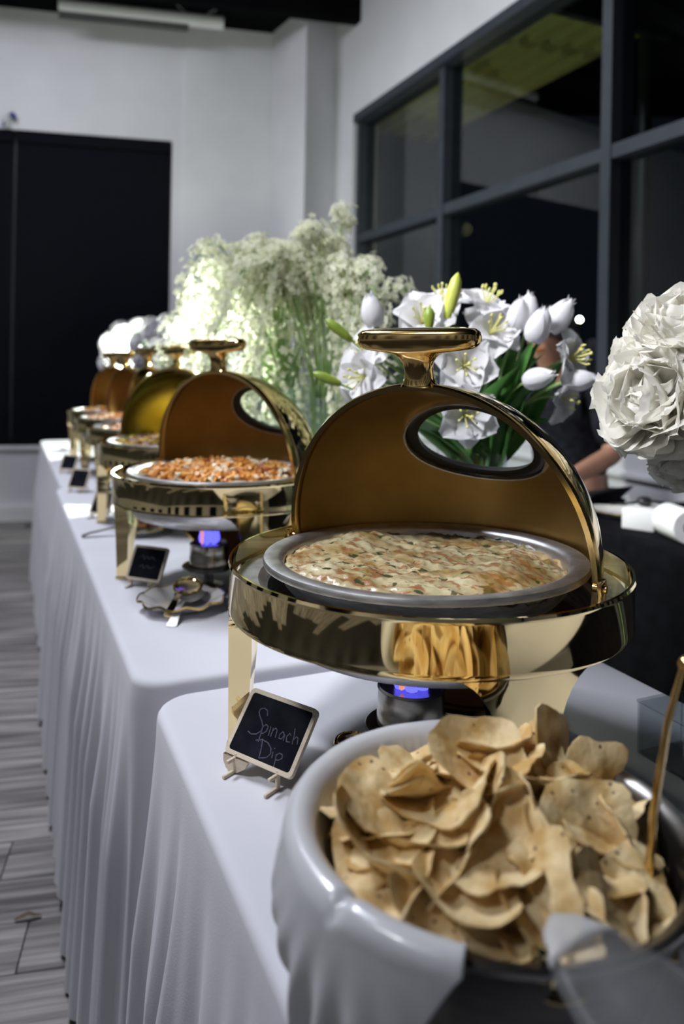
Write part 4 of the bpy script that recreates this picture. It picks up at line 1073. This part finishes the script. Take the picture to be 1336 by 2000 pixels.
peony('big cream peony reaching farthest left at the right edge', pix(1292, 785, .92), (-.75, -.6, .15), 1.25)
peony('cream peony behind the big one at the right edge', pix(1350, 745, .97), (-.1, -.7, .5), 1.3)
peony('cream peony between the topmost and the big one, partly hidden', pix(1303, 715, .96), (-.5, -.5, .5), 1.1)
peony('cream peony low at the right edge, cut by the frame', pix(1360, 830, .93), (-.1, -.9, -.2), 1.1)
peony('small drooping cream peony below the others at the right edge', pix(1338, 885, .92), (-.5, -.5, -.7), .75, False)
lv = thing('peony_leaves', 'dark green leaves between the cream peonies', 'leaves', VP + Vector((0, 0, .25)))
for k in range(7):
    t_ = pix(rf.uniform(1290, 1360), rf.uniform(820, 915), .95); org = pix(1352, 800 + 12 * k, .97)
    o = put('leaf', LF[1], lv, org - lv.location); dd = t_ - org
    o.rotation_euler = (dd.to_track_quat('Y', 'Z').to_matrix() @ Matrix.Rotation(rf.uniform(-1, 1), 3, 'Y')).to_euler(); s = dd.length / .12; o.scale = (max(.35, s), s, s)

# tall hanging sprays of small white flowers
def spray_mesh(seed, out, rise, drop, nf, spread=.035):
    rn = random.Random(seed); pts = []
    for i in range(14):
        t = i / 13
        pts.append(Vector((out * t ** 1.3, rn.uniform(-.004, .004), rise * math.sin(min(1, t * 1.35) * PI / 2) - drop * max(0, t - .5) ** 2 * 4)))
    st_ = MB(); st_.tube(pts, [.0026 - .0016 * i / 13 for i in range(14)], 5)
    fb = MB()
    for k in range(nf):
        t = .36 + .64 * (k / nf); i = min(12, int(t * 13)); p = pts[i].lerp(pts[i + 1], t * 13 - i)
        side = Vector((rn.gauss(0, 1), rn.gauss(0, 1), rn.gauss(0, .8))).normalized(); c = p + side * rn.uniform(.012, spread)
        if k % 2 == 0: st_.tube([p, c], .0008, 3, cap=False)
        nd = (side + Vector((0, 0, rn.uniform(-.3, .7)))).normalized(); mx = Matrix.Translation(c) @ nd.to_track_quat('Z', 'Y').to_matrix().to_4x4() @ Matrix.Rotation(rn.uniform(0, 6), 4, 'Z')
        s = rn.uniform(.009, .0145)
        for q in range(5):
            a = 2 * PI * q / 5; ca, sa = math.cos(a), math.sin(a); c2, s2 = math.cos(a + .45), math.sin(a + .45); c3, s3 = math.cos(a - .45), math.sin(a - .45)
            fb.add([(0, 0, 0), (c3 * s * .65, s3 * s * .65, s * .25), (ca * s, sa * s, s * .15), (c2 * s * .65, s2 * s * .65, s * .25)], [(0, 1, 2, 3)], 0, mx)
    return st_.mesh('stem', 'stem'), fb.mesh('blossoms', 'spray', smooth=False)
SPR = [spray_mesh(40 + k, o_, r_, d_, n_) for k, (o_, r_, d_, n_) in enumerate(((.10, .40, .0, 90), (.17, .42, .10, 105), (.24, .40, .22, 120), (.30, .40, .34, 130), (.27, .36, .46, 150), (.20, .34, .52, 150), (.33, .34, .52, 150), (.07, .44, .02, 90)))]
VASES = [(T(.735, 1.79, .755), .40, 'tall clear glass cylinder vase nearest the pasta dish'), (T(.715, 1.99, .755), .42, 'tall clear glass cylinder vase in the middle of the hanging sprays'), (T(.74, 2.2, .755), .40, 'tall clear glass cylinder vase farthest back among the hanging sprays')]
for p, h, lab in VASES:
    v = thing('tall_cylinder_vase', lab, 'vase', p, 0, 'tall vases of hanging sprays')
    b = MB(); b.lathe([(.001, 0), (.044, 0), (.046, .003), (.046, h), (.0445, h + .001), (.043, h), (.043, .012), (.001, .012)], 40); b.build('glass', 'vase', v)
    b = MB(); b.lathe([(.001, .013), (.0425, .013), (.0425, h * .62), (.001, h * .62)], 32); b.build('water', 'water', v)
    b = MB()
    for k in range(9):
        a = k * 2.4; b.tube([(.012 * math.cos(a), .012 * math.sin(a), .016), (.03 * math.cos(a + .8), .03 * math.sin(a + .8), h)], .0022, 5)
    tag(b.build('flower_stems', 'stem', loc=p, kind='stuff'), 'bundle of green stems standing in the ' + lab.replace('tall clear glass cylinder ', '').replace('vase', 'tall vase'), 'stems')
rs = random.Random(9); first = {}
for vi, (p, h, lab) in enumerate(VASES):
    VN = ('nearest the pasta dish', 'in the middle', 'farthest back')[vi]
    for k in range(28):
        j = (k * 3 + vi) % 8; a = golden * k + vi
        if j in (0, 7): a = rs.uniform(0, 6.3)
        if j not in first:
            o = thing('flower_spray', '', 'flower', (0, 0, 0)); put('stem', SPR[j][0], o); put('blossoms', SPR[j][1], o, kind='stuff'); first[j] = o
        else: o = copy_tree(first[j])
        s = rs.uniform(.85, 1.08); rx, ry = rs.uniform(-.1, .1), rs.uniform(-.1, .1)
        for tr in range(25):                                                # turn it until it hangs clear of the dishes
            o.location = p + Vector((.02 * math.cos(a), .02 * math.sin(a), h - .03)); o.rotation_euler = (rx, ry, a); o.scale = (s, s, s)
            mw = o.matrix_basis; hit = False
            for v in list(SPR[j][1].vertices)[::9]:
                w = mw @ v.co
                if any((w - D.location - Vector((0, 0, .236))).length < .214 or (w.z < 1.0 and (w.xy - D.location.xy).length < .235) for D in (D1, D2, D3, D4)) or w.z < .78: hit = True; break
            if not hit: break
            a += .35
        tag(o, 'hanging spray of small white flowers arching out of the tall vase ' + VN, 'flower', 'white flower sprays in the tall vase ' + VN)

# far bouquets of round white blossoms
def ball_mesh(seed, r):
    rn = random.Random(seed); b = MB()
    for ring, (n_, up) in enumerate(((4, 1.25), (6, .9), (8, .5), (8, .1), (7, -.35))):
        for k in range(n_):
            a = 2 * PI * k / n_ + ring * .5; rows = petal_rows(r * .95, r * .55, .7, .7, ruff=r * .12, nl=4, nw=4, tip=6, seed=seed + k, base=.5)
            b.grid(rows, mx=Matrix.Rotation(a, 4, 'Z') @ Matrix.Translation((0, r * .18, 0)) @ Matrix.Rotation(up, 4, 'X'))
    return b.mesh('blossom_head', 'petal', angle=180)
BL = [ball_mesh(s, .05) for s in range(3)]
for ui, (n_, u_, lab, cnt, hh) in enumerate(((.72, 4.42, 'farthest bouquet of white roses', 26, .42), (.79, 3.84, 'second farthest bouquet of white roses', 24, .42), (.80, 3.3, 'bright bouquet of white roses behind the fourth dish', 20, .40))):
    p = T(n_, u_, .75 if u_ > 2.94 else .755)
    v = thing('glass_vase', 'short glass vase under the ' + lab, 'vase', p)
    b = MB(); b.lathe([(.001, 0), (.05, 0), (.052, .003), (.056, hh), (.053, hh), (.049, .012), (.001, .012)], 32); b.build('glass', 'vase', v)
    for k in range(cnt):
        th = math.acos(1 - 1.35 * (k + .5) / cnt); a = golden * k; d = Vector((math.sin(th) * math.cos(a), math.sin(th) * math.sin(a), math.cos(th)))
        c = p + Vector((0, 0, hh + .06)) + Vector((d.x * .2, d.y * .2, d.z * .17 + .02))
        o = thing('white_rose', 'round white rose in the ' + lab, 'flower', c, 0, 'white roses of the ' + lab); face_dir(o, d, a); put('blossom_head', BL[k % 3], o); s = rs.uniform(.95, 1.25); o.scale = (s, s, s)
        bpy.context.view_layer.update(); inv = o.matrix_basis.inverted()
        mb = MB(); mb.tube([inv @ c, inv @ (p + Vector((d.x * .035, d.y * .035, hh + .025))), inv @ (p + Vector((0, 0, hh * .3)))], .003, 5); mb.build('stem', 'stem', o)
    lv = thing('rose_leaves', 'green leaves of the ' + lab, 'leaves', p + Vector((0, 0, hh)))
    for k in range(16):
        a = golden * k + 1; th = rs.uniform(.5, 1.6); d = Vector((math.sin(th) * math.cos(a), math.sin(th) * math.sin(a), math.cos(th)))
        o = put('leaf', LF[k % 2], lv, (0, 0, .04)); o.rotation_euler = d.to_track_quat('Y', 'Z').to_euler(); o.scale = (1.8, 1.75, 1.5)

# small LED uplight among the flowers
sp = T(.635, 2.43, .755)
ld = thing('led_spotlight', 'small bright LED lamp on a thin stand among the white flowers', 'lamp', sp)
b = MB(); b.lathe([(.001, 0), (.05, 0), (.05, .006), (.006, .012), (.006, .44), (.03, .45), (.032, .47), (.03, .49)], 24); b.build('stand', 'black_metal', ld)
b = MB(); b.sphere((0, 0, .505), .03, 16); b.build('led_globe', 'lamp_on', ld)
point('led_glow', sp + Vector((0, 0, .575)), SPOT_ENERGY, (0.93, 1.0, 0.84), 0.035)

rose_fill = copy_tree(ld); rose_fill.location = T(.56, 4.12, .75); tag(rose_fill, 'second LED lamp on a thin stand, added to brighten the farthest bouquets of white roses', 'lamp')  # extra copy of the LED, added to brighten the far roses
point('led_glow', rose_fill.location + Vector((0, 0, .575)), SPOT_ENERGY * .8, (0.93, 1.0, 0.84), 0.035)

# ------------------------------------------------------------------ things on the black side table
SPX = lambda px, py: None
pl_ = plate('white plate on the far end of the black side table', T(1.76, 1.87, .75), .085, 2)
bx = thing('paper_box', 'white printed paper box on the black side table', 'box', T(1.725, 1.70, .75), TROT + .5)
b = MB(); b.box((0, 0, .03), (.13, .09, .06), bev=.003); b.build('carton', 'paper', bx)
b = MB(); b.box((.0, -.0455, .03), (.05, .001, .03)); b.box((-.045, -.0455, .035), (.014, .001, .02)); b.build('printed_panel', 'purple_food', bx, smooth=False)
b = MB(); b.box((-.03, -.0457, .045), (.02, .001, .008)); b.build('red_mark', 'red_sauce', bx, smooth=False)
pr = thing('paper_towel_roll', 'white paper roll lying on the black side table, its dark core facing out', 'paper roll', T(1.68, 1.535, .75), TROT)
mxr = Matrix.Translation((0, 0, .045)) @ Matrix.Rotation(R(90), 4, 'X') @ Matrix.Rotation(R(0), 4, 'Y')
b = MB(); b.lathe([(.017, -.06), (.043, -.06), (.045, -.058), (.045, .058), (.043, .06), (.017, .06), (.017, -.06)], 40, mx=Matrix.Rotation(-.35, 4, 'Z') @ mxr); b.build('paper', 'paper', pr)
b = MB(); b.lathe([(.0165, -.059), (.0165, .059), (.001, .055), (.001, -.055)], 24, mx=Matrix.Rotation(-.35, 4, 'Z') @ mxr); b.build('core', 'brown_card', pr)
bx2 = thing('carton', 'low white carton behind the paper roll', 'box', T(1.85, 1.585, .75), TROT + .2)
b = MB(); b.box((0, 0, .025), (.14, .08, .05), bev=.003); b.build('body', 'paper', bx2)
b = MB(); b.box((0, -.0405, .025), (.05, .001, .02)); b.build('printed_panel', 'yellow_food', bx2, smooth=False)
kn = thing('black_ladle', 'black plastic ladle lying across the paper boxes', 'ladle', T(1.725, 1.70, .811), TROT)
b = MB(); b.sphere((0, 0, .014), (.026, .022, .014), 14); b.build('ladle_bowl', 'black_metal', kn)
b = MB(); b.tube([(-.10, .03, .006), (-.03, .01, .008), (.0, 0, .016), (.05, -.01, .010), (.09, -.02, .004)], .004, 8); b.build('handle', 'black_metal', kn)

# a dark scrap on the floor, crumbs on the cloth
b = MB(); b.grid([[(-.028, -.004, .003), (-.028, .004, .003)], [(-.008, -.006, .008), (-.008, .006, .010)], [(.0, -.007, .012), (.0, .006, .012)], [(.012, -.006, .007), (.012, .006, .006)], [(.026, -.002, .003), (.026, .003, .002)]])
tag(b.build('leaf_scrap', 'brown_card', loc=(-.655, 1.655, .003), rot=(0, 0, .3)), 'small dark leaf scrap lying on the grey plank floor', 'leaf')

# ------------------------------------------------------------------ the person at the side table
def skin_object(name, joints, bones, m, parent, sub=2):
    me = bpy.data.meshes.new(name); keys = list(joints); me.from_pydata([joints[k][0] for k in keys], [(keys.index(a), keys.index(b_)) for a, b_ in bones], [])
    o = put(name, me, parent); me.materials.append(M[m])
    md = o.modifiers.new('skin', 'SKIN'); md.use_smooth_shade = True
    for i, k in enumerate(keys):
        r_ = joints[k][1]; r_ = r_ if hasattr(r_, '__len__') else (r_, r_); me.skin_vertices[0].data[i].radius = r_
    me.skin_vertices[0].data[0].use_root = True
    sb = o.modifiers.new('sub', 'SUBSURF'); sb.levels = sub; sb.render_levels = sub
    return o
PO = Vector((.835, 2.78, 0))
per = thing('person', 'person in a black short-sleeved shirt reaching down behind the white bouquet', 'person', PO)
FD = Vector((-.72, -.69, 0)).normalized(); RT = Vector((-FD.y, FD.x, 0))         # facing, and the side at the image right
def q(f_, r_, z): return tuple(FD * f_ + RT * r_ + Vector((0, 0, z)))
sgn = 1 if RT.x > 0 else -1
RT = RT * sgn
J = {'pelvis': (q(0, 0, .78), (.135, .10)), 'waist': (q(.01, 0, .92), (.12, .09)), 'chest': (q(.05, 0, 1.06), (.135, .10)), 'neck0': (q(.10, 0, 1.17), (.07, .06)), 'neck': (q(.125, 0, 1.215), (.045, .045)),
     'head0': (q(.15, 0, 1.26), (.062, .066)), 'head1': (q(.165, 0, 1.325), (.072, .080)), 'head2': (q(.16, 0, 1.385), (.045, .05)),
     'shl': (q(.07, .15, 1.13), .055), 'ell': (q(.09, .215, .93), .04), 'wrl': (q(.30, .16, .855), .027), 'hal': (q(.37, .13, .835), (.036, .018)),
     'shr': (q(.07, -.15, 1.13), .055), 'elr': (q(.10, -.22, .94), .04), 'wrr': (q(.30, -.12, .86), .027), 'har': (q(.37, -.09, .84), (.036, .018)),
     'hil': (q(0, .085, .72), .075), 'knl': (q(.02, .09, .42), .055), 'anl': (q(0, .095, .085), .037), 'tol': (q(.14, .10, .03), .03),
     'hir': (q(0, -.085, .72), .075), 'knr': (q(.02, -.09, .42), .055), 'anr': (q(0, -.095, .085), .037), 'tor': (q(.14, -.10, .03), .03)}
BN = [('pelvis', 'waist'), ('waist', 'chest'), ('chest', 'neck0'), ('neck0', 'neck'), ('neck', 'head0'), ('head0', 'head1'), ('head1', 'head2')]
for s in 'lr': BN += [('neck0', 'sh' + s), ('sh' + s, 'el' + s), ('el' + s, 'wr' + s), ('wr' + s, 'ha' + s), ('pelvis', 'hi' + s), ('hi' + s, 'kn' + s), ('kn' + s, 'an' + s), ('an' + s, 'to' + s)]
for s, sg_ in (('l', 1), ('r', -1)):
    h = Vector(J['ha' + s][0]); dr = (h - Vector(J['wr' + s][0])).normalized(); lat = RT * sg_
    for k, (off, ln) in enumerate(((-.026, .062), (-.009, .074), (.009, .07), (.025, .055))):
        a = h + dr * .02 + lat * off; b1 = a + dr * ln * .55 + Vector((0, 0, -.008)); c1 = b1 + dr * ln * .35 + Vector((0, 0, -.022))
        J['f%s%da' % (s, k)] = (tuple(a), .0095); J['f%s%db' % (s, k)] = (tuple(b1), .0088); J['f%s%dc' % (s, k)] = (tuple(c1), .0075)
        BN += [('ha' + s, 'f%s%da' % (s, k)), ('f%s%da' % (s, k), 'f%s%db' % (s, k)), ('f%s%db' % (s, k), 'f%s%dc' % (s, k))]
    a = h - dr * .01 - lat * .035; c1 = a + dr * .035 - lat * .018
    J['t%sa' % s] = (tuple(a), .011); J['t%sb' % s] = (tuple(c1), .009); BN += [('ha' + s, 't%sa' % s), ('t%sa' % s, 't%sb' % s)]
# nose as part of the same body
J['nose'] = (q(.245, 0, 1.315), .014); BN.append(('head1', 'nose'))
skin_object('body', J, BN, 'skin', per)
S = {k: (J[k][0], tuple(x * 1.16 + .006 for x in (J[k][1] if hasattr(J[k][1], '__len__') else (J[k][1],) * 2))) for k in ('pelvis', 'waist', 'chest', 'neck0', 'shl', 'shr')}
for s in 'lr':
    m_ = Vector(J['sh' + s][0]).lerp(Vector(J['el' + s][0]), .5); S['ub' + s] = (tuple(m_), .062); S['el' + s] = (tuple(Vector(J['sh' + s][0]).lerp(Vector(J['el' + s][0]), .94)), .058)
skin_object('shirt', S, [('pelvis', 'waist'), ('waist', 'chest'), ('chest', 'neck0')] + [x for s in 'lr' for x in (('neck0', 'sh' + s), ('sh' + s, 'ub' + s), ('ub' + s, 'el' + s))], 'shirt', per)
S = {'pelvis': (q(0, 0, .80), (.145, .112))}
for s in 'lr':
    for k, r_ in (('hi', .09), ('kn', .07), ('an', .06)): S[k + s] = (J[k + s][0], r_)
skin_object('trousers', S, [x for s in 'lr' for x in (('pelvis', 'hi' + s), ('hi' + s, 'kn' + s), ('kn' + s, 'an' + s))], 'shirt', per)
for s in 'lr':
    a, t_ = Vector(J['an' + s][0]), Vector(J['to' + s][0]); b = MB(); b.tube([a + Vector((0, 0, -.04)) - FD * .04, (a + t_) / 2 + Vector((0, 0, -.012)), t_ + FD * .03 + Vector((0, 0, .002))], [.046, .045, .03], 12); b.build('shoe', 'black_metal', per)
b = MB(); hc = Vector(q(.145, 0, 1.345)); rows = []
for i in range(9):
    th = PI * .62 * i / 8; rows.append([tuple(hc + FD * (-.004 + .098 * math.sin(th) * math.cos(a) * (.82 if math.cos(a) > .2 and th > .9 else 1)) + RT * (.088 * math.sin(th) * math.sin(a)) + Vector((0, 0, .085 * math.cos(th) - (.03 if math.cos(a) < 0 else 0) * (i / 8)))) for a in [2 * PI * j / 20 for j in range(20)]])
b.grid(rows, cu=True); b.build('hair', 'hair', per)
for s in (-1, 1):
    b = MB(); b.sphere(Vector(q(.232, s * .030, 1.335)), .011, 10); b.build('eye', 'eye', per)
    b = MB(); b.sphere(Vector(q(.15, s * .080, 1.315)), (.014, .012, .026), 10); b.build('ear', 'skin', per)
b = MB(); b.tube([q(.228, -.022, 1.275), q(.240, 0, 1.273), q(.228, .022, 1.275)], [.004, .006, .004], 8); b.build('mouth', 'red_sauce', per)
